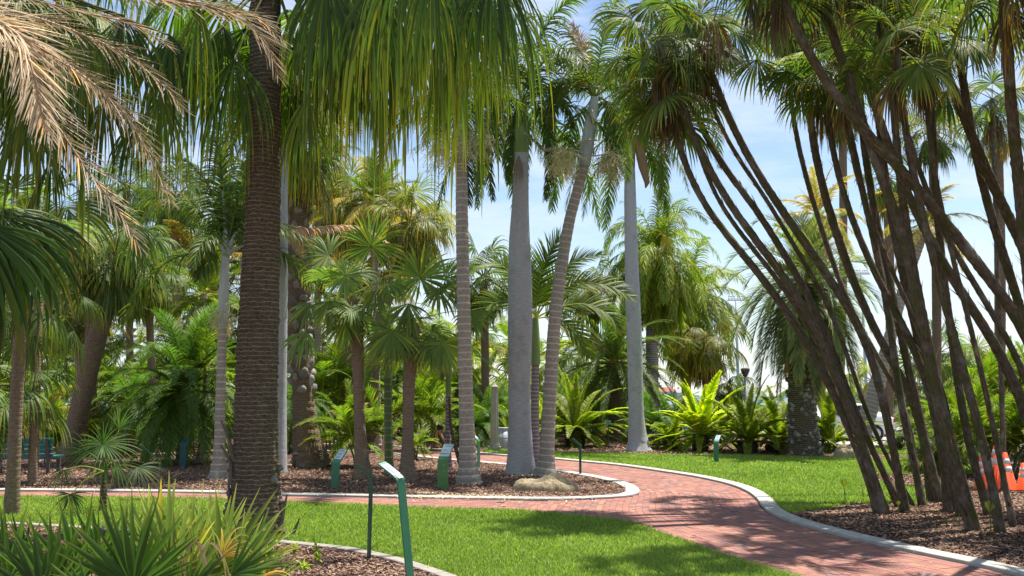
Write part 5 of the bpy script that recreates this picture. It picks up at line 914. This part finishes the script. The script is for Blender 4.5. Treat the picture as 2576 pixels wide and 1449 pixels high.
# traffic cones
M_or = mat('orange_vinyl', (.85, .10, .015), .45, .5); M_band = mat('white_reflective_band', (.72, .72, .74), .35, .5); M_blk = mat('black_rubber', (.02, .02, .022), .7)
def cone(label, x, y, h, k):
    b = G(x, y); root = thing('traffic_cone', label, 'traffic cone', b, 'orange traffic cones'); rb, rt = .20 * h / .8, .035; R0 = lambda z: rb + (rt - rb) * (z - .04) / (h - .04)
    bm = bmesh.new(); box(bm, (0, 0, .02), (.52 * h / .8, .52 * h / .8, .04)); mbm('base', bm, M_blk, root, rz=k * .5, bevel=.012)
    mbm('body', lathe([(rb + .02, .04), (R0(.06), .06), (R0(h), h), (rt * .6, h + .004)], 24), M_or, root, smooth=True)
    for z0, z1 in ((.52 * h, .66 * h), (.72 * h, .85 * h)): mbm('band', lathe([(R0(z0) + .003, z0), (R0(z1) + .003, z1)], 24), M_band, root, smooth=True)
cone('tallest orange and white traffic cone, behind a thin dark stem', 2513, 1231, .86, 0); cone('orange traffic cone partly in front of the tallest one, to its right', 2534, 1238, .70, 1)
cone('orange traffic cone half hidden behind the thick dark stems, left of the tallest', 2474, 1236, .62, 2); cone('orange traffic cone cut off by the right edge of the photo', 2578, 1240, .52, 3)
# car beyond the road edge
def car():
    b = G(2092, 1108); root = thing('parked_car', 'white parked car beyond the lawn, half hidden by the curved grey trunk', 'car', b); root.rotation_euler = (0, 0, R_(4))
    M_car = mat('white_car_paint', (.70, .72, .76), .25, .6); M_gl = mat('dark_car_glass', (.03, .04, .05), .08, .8); M_ty = mat('tyre', (.02, .02, .02), .8); M_rim = mat('alloy_rim', (.5, .5, .52), .3, .5, .7)
    secs = [(-2.25, .35, .62, .62), (-2.2, .3, .72, .72), (-1.5, .25, .85, .86), (-1.0, .25, .92, .95), (-.55, .25, .95, 1.30), (.2, .25, .96, 1.46), (1.0, .25, .97, 1.42), (1.55, .25, .97, 1.16), (1.95, .27, .95, 1.00), (2.2, .3, .88, .90), (2.28, .42, .72, .72)]
    V, Fq = [], []
    for x, z0, zs, zt in secs:
        hw = .84 if abs(x) < 2.1 else .70; tw = .60 if zt > zs + .1 else hw * .92
        V += [(x, -hw * .95, z0), (x, -hw, z0 + .18), (x, -hw, zs - .05), (x, -hw * .96, zs), (x, -tw, max(zt - .05, zs)), (x, -tw * .8, zt), (x, tw * .8, zt), (x, tw, max(zt - .05, zs)), (x, hw * .96, zs), (x, hw, zs - .05), (x, hw, z0 + .18), (x, hw * .95, z0)]
    n = 12
    for i in range(len(secs) - 1):
        for j in range(n): Fq.append((i * n + j, i * n + (j + 1) % n, (i + 1) * n + (j + 1) % n, (i + 1) * n + j))
    me = mesh_from('body', V, Fq, None, M_car); bm = bmesh.new(); bm.from_mesh(me)
    bm.verts.ensure_lookup_table(); bm.faces.new(bm.verts[:12]); bm.faces.new(bm.verts[-12:][::-1]); bmesh.ops.recalc_face_normals(bm, faces=bm.faces[:]); mbm('body', bm, M_car, root, smooth=True)
    for s in (-1, 1):
        bm = bmesh.new(); vs = [bm.verts.new((x, s * y, z)) for x, y, z in [(-.75, .845, .98), (-.35, .70, 1.30), (.95, .70, 1.36), (1.35, .83, 1.0)]]; bm.faces.new(vs if s < 0 else vs[::-1]); bmesh.ops.solidify(bm, geom=bm.faces[:], thickness=.02); mbm('side_window', bm, M_gl, root)
        for x in (-1.4, 1.38):
            bm = bmesh.new(); bmesh.ops.create_cone(bm, segments=24, radius1=.31, radius2=.31, depth=.2, cap_ends=True); from mathutils import Matrix
            bmesh.ops.rotate(bm, cent=(0, 0, 0), matrix=Matrix.Rotation(math.pi / 2, 3, 'X'), verts=bm.verts); bmesh.ops.translate(bm, vec=(x, s * .78, .31), verts=bm.verts); wh = mbm('wheel', bm, M_ty, root, bevel=.03)
            bm = bmesh.new(); bmesh.ops.create_cone(bm, segments=16, radius1=.19, radius2=.17, depth=.03, cap_ends=True); bmesh.ops.rotate(bm, cent=(0, 0, 0), matrix=Matrix.Rotation(math.pi / 2, 3, 'X'), verts=bm.verts); bmesh.ops.translate(bm, vec=(x, s * .89, .31), verts=bm.verts); mbm('rim', bm, M_rim, wh)
        bm = bmesh.new(); box(bm, (2.2, s * .66, .78), (.1, .2, .14)); mbm('tail_light', bm, mat('red_lens', (.4, .02, .02), .3), root, bevel=.02)
        bm = bmesh.new(); box(bm, (-2.2, s * .6, .62), (.1, .24, .12)); mbm('headlight', bm, mat('clear_lens', (.7, .72, .75), .1), root, bevel=.02)
    bm = bmesh.new(); vs = [bm.verts.new(v) for v in [(1.50, -.62, 1.18), (1.50, .62, 1.18), (1.12, .52, 1.39), (1.12, -.52, 1.39)]]; bm.faces.new(vs); bmesh.ops.solidify(bm, geom=bm.faces[:], thickness=-.02); mbm('rear_window', bm, M_gl, root)
car()
# small light pole, floodlight masts
b = P(1879, 1085, 44); b[2] = 0; root = thing('light_pole', 'thin grey light pole with a dark cap standing against the bay', 'light pole', b); t = P(1879, 948, 44)[2]; M_pl = paint('pale_grey_pole', (.42, .44, .47), .5, .1)
mbm('pole', lathe([(.09, -.05), (.075, t)], 12), M_pl, root, smooth=True); mbm('lamp_head', lathe([(.08, t), (.2, t + .25), (.22, t + .38), (.1, t + .42)], 12), mat('dark_lamp_cap', (.06, .06, .065), .5), root)
for lab, px_, py_, wp in [('floodlight mast with a row of six lamps against the sky, left of the jelly palm', 1851, 742, 38), ('floodlight mast glimpsed between the clump stems', 2166, 676, 34)]:
    Zf = 150; b = P(px_, py_, Zf); h = b[2]; m_ = mpp(b); b = np.array([b[0], b[1], 0]); root = thing('floodlight_mast', lab, 'floodlight', b)
    mbm('pole', lathe([(.28, -.1), (.17, h)], 10), M_pl, root, smooth=True); bm = bmesh.new(); box(bm, (0, 0, h - .3), (wp * m_, .15, .15)); mbm('crossbar', bm, M_pl, root)
    for i in range(6):
        bm = lathe([(.05, 0), (.18, -.15), (.34, -.55), (.36, -.6)], 10, c=(0, 0, h - .35)); bmesh.ops.translate(bm, vec=((i - 2.5) * wp * m_ / 5.4, -.3, 0), verts=bm.verts); mbm('lamp', bm, M_pl, root, smooth=True)
# far shore across the bay
def shore():
    r = np.random.default_rng(9); n = 1400; parts = []
    x = r.uniform(-40, 82, n); y = r.uniform(430, 460, n); top = 5.5 + 2.2 * np.sin(x * .13) + 1.5 * np.sin(x * .41); z = r.uniform(-.2, 1, n) * top; s = r.uniform(.7, 1.8, n); a = r.uniform(0, 6.28, n)
    u = np.stack([np.cos(a), np.sin(a) * .5, r.normal(0, .5, n)], 1) * s[:, None]; v = np.stack([r.normal(0, .3, n), r.normal(0, .3, n), np.ones(n)], 1) * s[:, None] * .8; c = np.column_stack([x, y, z])
    V = np.stack([c - u, c - v, c + u, c + v], 1).reshape(-1, 3); C = np.repeat(np.array([.06, .10, .07]) * r.uniform(.5, 1.4, (n, 1)), 4, 0)
    link('far_trees', mesh_from('far_trees', V, np.arange(n * 4).reshape(-1, 4), C, M_grass, False), None, kind='stuff', label='blue-green trees on the far side of the bay', category='trees')
    sheet('far_shore', [(-60, 418), (110, 418), (110, 470), (-60, 470)], .3, M_turf)
shore()
def house(label, x0, x1, yt, Yd, cw, cr):
    a, c = P(x0, yt, Yd), P(x1, yt, Yd); wd = c[0] - a[0]; hh = max(a[2], 2.5); b = np.array([(a[0] + c[0]) / 2, Yd, 0.3]); root = thing('waterfront_house', label, 'house', b, 'houses across the bay'); hw = hh * .68
    bm = bmesh.new(); box(bm, (0, 0, hw / 2), (wd, 8, hw)); wl = mbm('wall', bm, paint('house_render', cw, .9, .05), root)
    bm = bmesh.new(); prism(bm, [(-4.6, hw), (4.6, hw), (0, hh + .4)], -wd / 2 - .4, wd / 2 + .4); mbm('roof', bm, paint('roof_tiles', cr, .9, .1), root)
    k = max(2, int(wd / 2.4))
    for i in range(k): bm = bmesh.new(); box(bm, (-wd / 2 + wd * (i + .5) / k, -4.03, hw * .5), (wd / k * .45, .06, hw * .42)); mbm('window', bm, mat('house_glass', (.08, .12, .18), .2), root)
house('far white house with a red roof seen across the bay, left one', 1655, 1690, 978, 415, (.6, .58, .56), (.35, .13, .09)); house('far pale house across the bay, right one', 1700, 1730, 982, 412, (.62, .62, .62), (.3, .28, .28))
b = P(1748, 1003, 300); b[2] = -.3; root = thing('boat', 'small moored boat with a green canopy on the bay', 'boat', b)
bm = bmesh.new(); vs = box(bm, (0, 0, .35), (3.6, 1.6, .9)); [setattr(v, 'co', Vector((v.co.x * (.75 if v.co.z < .3 else 1), v.co.y * (.3 if v.co.x > 1 else 1), v.co.z))) for v in bm.verts]; mbm('hull', bm, mat('boat_hull', (.6, .62, .64), .4), root, bevel=.05)
bm = bmesh.new(); prism(bm, [(-.8, 1.9), (-.5, 2.3), (.5, 2.3), (.8, 1.9)], -1.3, 1.2); mbm('canopy', bm, mat('green_canopy', (.02, .30, .20), .7), root)
for sx in (-1.2, 1.1):
    bm = bmesh.new(); box(bm, (sx, 0, 1.3), (.06, .06, 1.2)); mbm('canopy_pole', bm, M_pl, root)
# walker half hidden by the palms
def person():
    b = G(1106, 1127); root = thing('person', 'walking person in dark clothes and sandals carrying a black bag, mostly hidden by palms', 'person', b); root.rotation_euler = (0, 0, R_(180))
    J = {'pel': (0, 0, .92), 'sp': (.01, 0, 1.12), 'ch': (.02, 0, 1.33), 'nk': (.03, 0, 1.48), 'hd': (.05, 0, 1.56), 'ht': (.05, 0, 1.68),
         'hL': (0, .09, .88), 'kL': (.12, .09, .50), 'aL': (.06, .09, .10), 'tL': (.22, .09, .04), 'hR': (0, -.09, .88), 'kR': (.02, -.09, .50), 'aR': (-.20, -.09, .14), 'tR': (-.06, -.09, .04),
         'sL': (.02, .17, 1.40), 'eL': (-.04, .23, 1.13), 'wL': (.16, .22, .98), 'sR': (.02, -.17, 1.40), 'eR': (.0, -.22, 1.12), 'wR': (.16, -.20, .92)}
    rd = dict(pel=.125, sp=.11, ch=.13, nk=.05, hd=.085, ht=.075, hL=.085, kL=.052, aL=.036, tL=.03, hR=.085, kR=.052, aR=.036, tR=.03, sL=.05, eL=.038, wL=.024, sR=.05, eR=.038, wR=.024)
    E = [('pel', 'sp'), ('sp', 'ch'), ('ch', 'nk'), ('nk', 'hd'), ('hd', 'ht'), ('pel', 'hL'), ('hL', 'kL'), ('kL', 'aL'), ('aL', 'tL'), ('pel', 'hR'), ('hR', 'kR'), ('kR', 'aR'), ('aR', 'tR'), ('ch', 'sL'), ('sL', 'eL'), ('eL', 'wL'), ('ch', 'sR'), ('sR', 'eR'), ('eR', 'wR')]
    names = list(J); co = [J[k] for k in names]; rr = [rd[k] for k in names]; ed = [(names.index(a), names.index(c)) for a, c in E]
    for s, wn in ((1, 'wL'), (-1, 'wR')):
        wv = np.array(J[wn]); p = wv + [.06, 0, -.03]; co.append(tuple(p)); rr.append(.026); pi = len(co) - 1; ed.append((names.index(wn), pi))
        for f in range(5):
            d = np.array([.05, (f - 1.5) * .014, -.025]) if f < 4 else np.array([.01, s * -.035, -.02]); q = p + d; co.append(tuple(q)); rr.append(.0085); ed.append((pi, len(co) - 1)); q2 = q + np.array([.012, 0, -.03]) * (1 if f < 4 else .8); co.append(tuple(q2)); rr.append(.0075); ed.append((len(co) - 2, len(co) - 1))
    def skin(nm, co, ed, rr, m, par):
        me = bpy.data.meshes.new(nm); me.from_pydata(co, ed, []); me.materials.append(m); o = link(nm, me, par); md = o.modifiers.new('skin', 'SKIN')
        for i, v in enumerate(me.skin_vertices[0].data): v.radius = (rr[i], rr[i]); v.use_root = (i == 0)
        md.use_smooth_shade = True; ss = o.modifiers.new('sub', 'SUBSURF'); ss.levels = 2; ss.render_levels = 2; return o
    bd = skin('body', co, ed, rr, mat('skin', (.48, .26, .17), .6), root)
    ks = ['pel', 'sp', 'ch', 'sL', 'sR']; J2 = dict(J); J2['sL'] = (.0, .2, 1.30); J2['sR'] = (.0, -.2, 1.30)
    skin('shirt', [J2[k] for k in ks], [(0, 1), (1, 2), (2, 3), (2, 4)], [.15, .135, .155, .075, .075], mat('dark_shirt', (.03, .035, .05), .9), bd)
    skin('shorts', [J['pel'], (0, .09, .80), (.09, .09, .58), (0, -.09, .80), (.01, -.09, .58)], [(0, 1), (1, 2), (0, 3), (3, 4)], [.15, .11, .095, .11, .095], mat('navy_shorts', (.02, .025, .045), .9), bd)
    skin('hair', [(.03, 0, 1.60), (.03, 0, 1.70), (-.03, 0, 1.60)], [(0, 1), (0, 2)], [.09, .085, .07], mat('brown_hair', (.05, .03, .02), .8), bd)
    M_sn = mat('brown_sandal', (.16, .07, .04), .7)
    for x, y, z in ((.14, .09, .025), (-.14, -.09, .03)): bm = bmesh.new(); box(bm, (x, y, z), (.27, .095, .035)); box(bm, (x + .04, y, z + .045), (.05, .1, .06)); mbm('sandal', bm, M_sn, bd, bevel=.012)
    for s in (-1, 1): bm = bmesh.new(); bmesh.ops.create_uvsphere(bm, u_segments=8, v_segments=6, radius=.011); bmesh.ops.translate(bm, vec=(.132, s * .032, 1.60), verts=bm.verts); mbm('eye', bm, mat('eye_dark', (.03, .02, .02), .2), bd)
    bm = bmesh.new(); bmesh.ops.create_cone(bm, segments=8, radius1=.018, radius2=.008, depth=.05, cap_ends=True); bmesh.ops.translate(bm, vec=(.145, 0, 1.575), verts=bm.verts); mbm('nose', bm, mat('skin', (.48, .26, .17), .6), bd)
    bg_ = np.array([b[0] - .30, b[1] - .24, .42]); o = None; bm = bmesh.new(); box(bm, (0, 0, .18), (.34, .14, .36)); bag = thing('bag', 'black bag carried by the walking person', 'bag', bg_); mbm('pouch', bm, mat('black_cloth', (.012, .012, .015), .8), bag, bevel=.04)
    a = np.linspace(0, math.pi, 10); link('handle', mesh_from('handle', *tube(np.stack([np.cos(a) * .09, a * 0, .34 + np.sin(a) * .17], 1), .012, 6, (.02, .02, .02)), mat=M_chip), bag)
person()
# ---- low star-leaved palms and saw palmettos in the foreground
root = thing('star_leaf_palm', 'small dark palm with spiky star-shaped leaves above a small black label post', 'palm', G(258, 1292)); b = G(258, 1292); Z = b[1]
link('trunk', trunk_mesh(px_path([(258, 1292), (260, 1230), (262, 1180)], Z) - b, [.055, .045, .03], B_dark, 10, rough=.1), root)
for k, (hx, hy, tx, ty, zz, A, Nn) in enumerate([(259, 1118, 262, 1060, .0, 160, (0, -.9, .5)), (259, 1120, 350, 1140, -.2, 70, (.1, -.7, .8)), (259, 1122, 175, 1150, -.2, 60, (-.1, -.7, .8)), (160, 1182, 150, 1240, -.5, 100, (-.2, -.6, .9)), (346, 1176, 405, 1220, -.3, 85, (.3, -.7, .9)), (178, 1243, 175, 1310, -.6, 110, (0, -.9, .5)), (262, 1150, 262, 1230, -.4, 70, (0, -1, .4)), (300, 1080, 330, 1020, .2, 50, (0, -1, .3)), (225, 1140, 160, 1110, .2, 60, (0, -1, .4)), (290, 1165, 360, 1200, .1, 60, (0, -1, .5))]):
    fan_px(root, b, (hx, hy), (tx, ty), Z + zz, 'thr', Nn=Nn, seed=400 + k, pet=(261, 1185), over=dict(A=A, n=int(A / 5) + 4, fuse=.3, gt=.6, col=((.035, .075, .035), (.05, .095, .045), (.15, .17, .08))))
M_saw = M_leaf
SAWG = dict(k='fan', Lp=.5, R=.75, n=24, A=110, fuse=.30, gp=.1, gb=.0, gt=.08, cup=.15, fw=1.0, pc=(.2, .24, .08), col=((.07, .12, .025), (.10, .16, .035), (.32, .28, .10))); TYPES['saw'] = SAWG
def palmetto(label, bx, by, Zb, fans, seed):
    b = P(bx, by, Zb); b[2] = 0; root = thing('saw_palmetto', label, 'palm shrub', b)
    for k, f in enumerate(fans):
        hx, hy, tx, ty, zz, A, Nn = f[:7]; c = f[7] if len(f) > 7 else 0
        col = [((.035, .08, .022), (.048, .10, .028), (.16, .17, .07)), ((.09, .135, .05), (.135, .19, .075), (.32, .31, .18)), ((.30, .20, .09), (.40, .30, .16), (.55, .45, .30))][c]
        fan_px(root, b, (hx, hy), (tx, ty), Zb + zz, 'saw', Nn=Nn, seed=seed + k, pet=(bx + (hx - bx) * .2, by, Zb), over=dict(A=A, n=max(8, int(A / 4.6)), yel=.06, fw=1.5, col=col, gt=.08 if c < 2 else 1.6), toward=-.05)
palmetto('dark green saw palmetto with stiff upright blades, at the bottom left', 300, 1900, 5.4, [(335, 1480, 340, 1245, 0, 82, (0, -1, .3)), (345, 1490, 200, 1330, .15, 70, (-.2, -.9, .4)), (340, 1485, 470, 1330, .1, 60, (.2, -.9, .4)), (130, 1490, 90, 1300, .2, 80, (-.1, -1, .4)), (100, 1500, -40, 1380, .1, 70, (-.3, -.9, .5)), (20, 1460, 40, 1270, .5, 75, (0, -1, .3)), (230, 1520, 120, 1440, -.2, 50, (-.3, -.9, .5)), (470, 1500, 560, 1400, -.1, 55, (.3, -.8, .5)), (250, 1420, 235, 1270, .6, 70, (0, -1, .4)), (60, 1420, -60, 1330, .7, 60, (-.3, -.9, .5)), (200, 1470, 150, 1260, .45, 60, (0, -1, .3))], 500)
palmetto('pale yellow-green saw palmetto with sunlit upright blades, behind the dark green one', 450, 1750, 6.3, [(425, 1420, 430, 1215, 0, 60, (0, -1, .3), 1), (480, 1440, 520, 1225, .1, 60, (.1, -1, .3), 1), (380, 1430, 360, 1240, .1, 60, (-.1, -1, .3), 1), (500, 1450, 620, 1260, .2, 50, (.2, -1, .4), 1), (440, 1470, 420, 1260, -.3, 45, (0, -1, .4), 1), (310, 1420, 280, 1260, .3, 60, (-.1, -1, .3), 0), (540, 1430, 545, 1250, .35, 55, (.1, -1, .3), 1), (400, 1450, 470, 1230, .3, 40, (.1, -1, .3), 1), (470, 1490, 560, 1330, -.3, 50, (.2, -1, .4), 1)], 520)
palmetto('saw palmetto with arching tan dried blades at the foot of the massive trunk', 640, 1700, 6.0, [(560, 1430, 680, 1250, .1, 55, (.2, -1, .4), 1), (600, 1440, 720, 1310, 0, 60, (.3, -.9, .5), 1), (590, 1460, 735, 1420, -.1, 50, (.2, -.7, .9), 1), (580, 1450, 700, 1370, -.2, 45, (.2, -.9, .6), 0), (620, 1440, 640, 1290, .2, 60, (.1, -1, .4), 0), (640, 1470, 760, 1450, -.2, 35, (.2, -.8, .8), 2), (500, 1440, 560, 1300, .2, 50, (0, -1, .4), 1), (560, 1400, 620, 1320, -.1, 45, (.2, -1, .4), 2), (660, 1480, 740, 1380, 0, 55, (.2, -1, .4), 1)], 540)
b = G(480, 1500)
for k, sp in enumerate([[(455, 1450), (478, 1375), (500, 1372), (518, 1440)], [(470, 1460), (458, 1400), (448, 1420), (440, 1475)], [(500, 1400), (530, 1365), (560, 1400), (568, 1450)], [(462, 1385), (500, 1365), (520, 1420), (528, 1450)]]):
    c, _ = catmull(px_path(sp, 5.6), n=14); sd_ = np.tile(np.array([[.8, -.3, .3]]), (14, 1)); W = .030 * np.linspace(1, .25, 14)[None]
    link('dried_blade', mesh_from('dried_blade', *strips(c[None] - [0, 0, 0], nrm(sd_)[None], W, np.broadcast_to(np.array([.55, .42, .28]) * (1 - .1 * k), (1, 14, 3)), nrm(np.tile([[0, -1, .5]], (14, 1)))[None]), mat=M_dead), bpy.data.objects['saw_palmetto.002'], -np.array(bpy.data.objects['saw_palmetto.002'].location))
def sprig(label, x, y, hpx, n, seed, c=((.16, .24, .03), (.24, .33, .04), (.34, .38, .06)), lean=0):
    b = G(x, y); m_ = mpp(b); r = np.random.default_rng(seed); root = thing('leafy_sprig', label, 'small plant', b, 'yellow-green seedlings in the foreground bed')
    for k in range(n):
        a = r.uniform(0, 6.28); h = hpx * m_ * r.uniform(.5, 1); t = np.array([math.cos(a) * h * .35 + lean * h, math.sin(a) * h * .35, h]); st = catmull(np.array([[0, 0, -.01], t * [.3, .3, .6], t]), n=8)[0]
        link('twig', mesh_from('twig', *tube(st, .004, 4, (.16, .16, .05)), mat=M_leaf), root); q = 16; i = r.integers(2, 8, q); d = nrm(r.normal(0, 1, (q, 3)) + [0, 0, .2])
        pts, dr = integ(st[i], d, r.uniform(.04, .09, q), 4, 5.0); W = np.array([.3, 1, 1, .7, .1])[None] * .018 * np.ones((q, 1)); sdv = nrm(np.cross(dr, np.array([0, 0, 1.]) + r.normal(0, .3, (q, 1, 3))))
        link('foliage', mesh_from('foliage', *strips(pts, sdv, W, ramp3(np.linspace(0, 1, 5)[None].repeat(q, 0), *c) * r.uniform(.7, 1.2, (q, 1, 1))), mat=M_leaf), root)
sprig('tallest yellow-green seedling beside the concrete edging', 800, 1418, 62, 3, 1, lean=.15); sprig('yellow-green seedling between the palmetto and the concrete edging', 742, 1398, 40, 3, 2); sprig('low yellow-green seedling in the mulch at the bottom', 765, 1440, 32, 3, 3)
# ---- shrubs on the right, low plants
clump('leafy_shrub', 'dense green cane shrub behind the orange traffic cones', 2520, 1196, 26, 'areca', 1.0, 1.1, 601, .75, 6, 'shrub', merged=True)
clump('leafy_shrub', 'green cane shrub between the clump stems and the road', 2440, 1165, 20, 'areca', 1.0, .9, 602, .8, 6, 'shrub', merged=True)
clump('leafy_shrub', 'taller green shrub at the right edge behind the cone shrub', 2590, 1150, 22, 'areca', 1.9, 1.6, 603, 1.0, 6, 'shrub', merged=True)
clump('leafy_shrub', 'low spiky palm seedling between the middle stems', 2335, 1192, 6, 'paur', .3, .3, 604, .55, 6, 'shrub', merged=True)
clump('leafy_shrub', 'fan-leaved seedling at the edge of the road between stems', 2300, 1135, 5, 'paur', .4, .3, 605, .7, 6, 'shrub', merged=True)
clump('leafy_shrub', 'green undergrowth shrub between the pale trunk and the queen palm', 1665, 1118, 14, 'robe', .7, .8, 606, .8, 6, 'shrub', merged=True)
clump('leafy_shrub', 'dark shrub behind the large cycad', 1480, 1098, 16, 'robe', 1.0, 1.6, 607, 1.0, 6, 'shrub', merged=True)
clump('leafy_shrub', 'low ferny shrub in the sun left of the massive trunk foot', 590, 1140, 10, 'areca', .8, .6, 608, .8, 6, 'shrub', merged=True)
clump('leafy_shrub', 'small bright shrub beside the green bench end', 175, 1150, 10, 'areca', .5, .6, 609, .8, 6, 'shrub', merged=True)
clump('leafy_shrub', 'light green shrub behind the lamp post and the bin', 1262, 1108, 14, 'robe', 1.0, 1.2, 610, .9, 6, 'shrub', merged=True)
clump('leafy_shrub', 'pale shrub between the yellow-green cycad and the green cycad, farther back', 1830, 1112, 12, 'cyc', .3, .9, 611, .7, 6, 'shrub', merged=True)
b = G(165, 1196); root = thing('fallen_frond', 'fallen dry brown frond lying on the mulch in front of the leaning trunk', 'fallen leaf', b)
frond_px(root, b, [(80, 1206), (180, 1212), (300, 1208), (390, 1196)], b[1] - .4, 'tan', over=dict(n=30, ll=.35, gl=.2, vee=.8, col=((.14, .09, .06), (.24, .16, .11), (.34, .26, .2))), N0=(0, 0, 1))
# ---- far wood, hedges beyond the road
def wood(name, label, cells, seed, mats=M_leaf):
    r = np.random.default_rng(seed); parts = []
    for (x0, x1, yt, yb, n, zr, types) in cells:
        for k in range(n):
            x = r.uniform(x0, x1); Zw = r.uniform(*zr); y = yt + (yb - yt) * r.random(); o = P(x, y, Zw)
            if o[2] < .3: o[2] = .3
            ty = types[r.integers(len(types))]; az = r.uniform(0, 6.28); sc = r.uniform(.8, 1.3)
            for j in range(7):
                az += 2.4; arr, _ = lib(ty, 70 - 100 * (j + .5) / 7 + r.normal(0, 8), int(r.integers(2))); parts.append((rotz(arr[0] * sc, az) + o, arr[1], arr[2] * r.uniform(.6, 1.5) * (np.array([1.5, 1.2, 1.0]) if r.random() < .15 else 1)))
    V, Fq, C = merge(parts); link(name, mesh_from(name, V, Fq, C, mats), None, kind='stuff', label=label, category='vegetation')
wood('far_palm_wood', 'mass of palms and undergrowth filling the background on the left', [(-250, 560, 480, 1090, 150, (40, 62), ('sabalg', 'areca', 'king', 'paur')), (560, 1010, 560, 1090, 95, (40, 62), ('sabalg', 'areca', 'king', 'sabal')), (-250, 1060, 930, 1100, 60, (38, 56), ('areca', 'robe', 'cyc')), (-250, 1060, 790, 960, 90, (50, 66), ('sabalg', 'areca', 'paur')), (200, 1050, 480, 700, 26, (38, 50), ('sabal', 'coco', 'sabal'))], 1)
wood('far_undergrowth', 'low vegetation in the background at the centre', [(1010, 1300, 800, 1090, 50, (38, 60), ('areca', 'king', 'queen', 'sabalg')), (1300, 1620, 860, 1085, 44, (42, 62), ('robe', 'queen', 'sabalg', 'areca')), (1760, 1835, 1030, 1085, 8, (44, 60), ('sabalg', 'robe')), (1900, 2010, 1015, 1085, 10, (44, 60), ('sabalg', 'robe'))], 2)
wood('far_hedge', 'dark hedge and palms along the far side of the road', [(2080, 2760, 1025, 1062, 60, (62, 74), ('robe', 'sabalg', 'paur')), (2440, 2760, 940, 1040, 14, (50, 70), ('sabalg', 'sabal'))], 3)
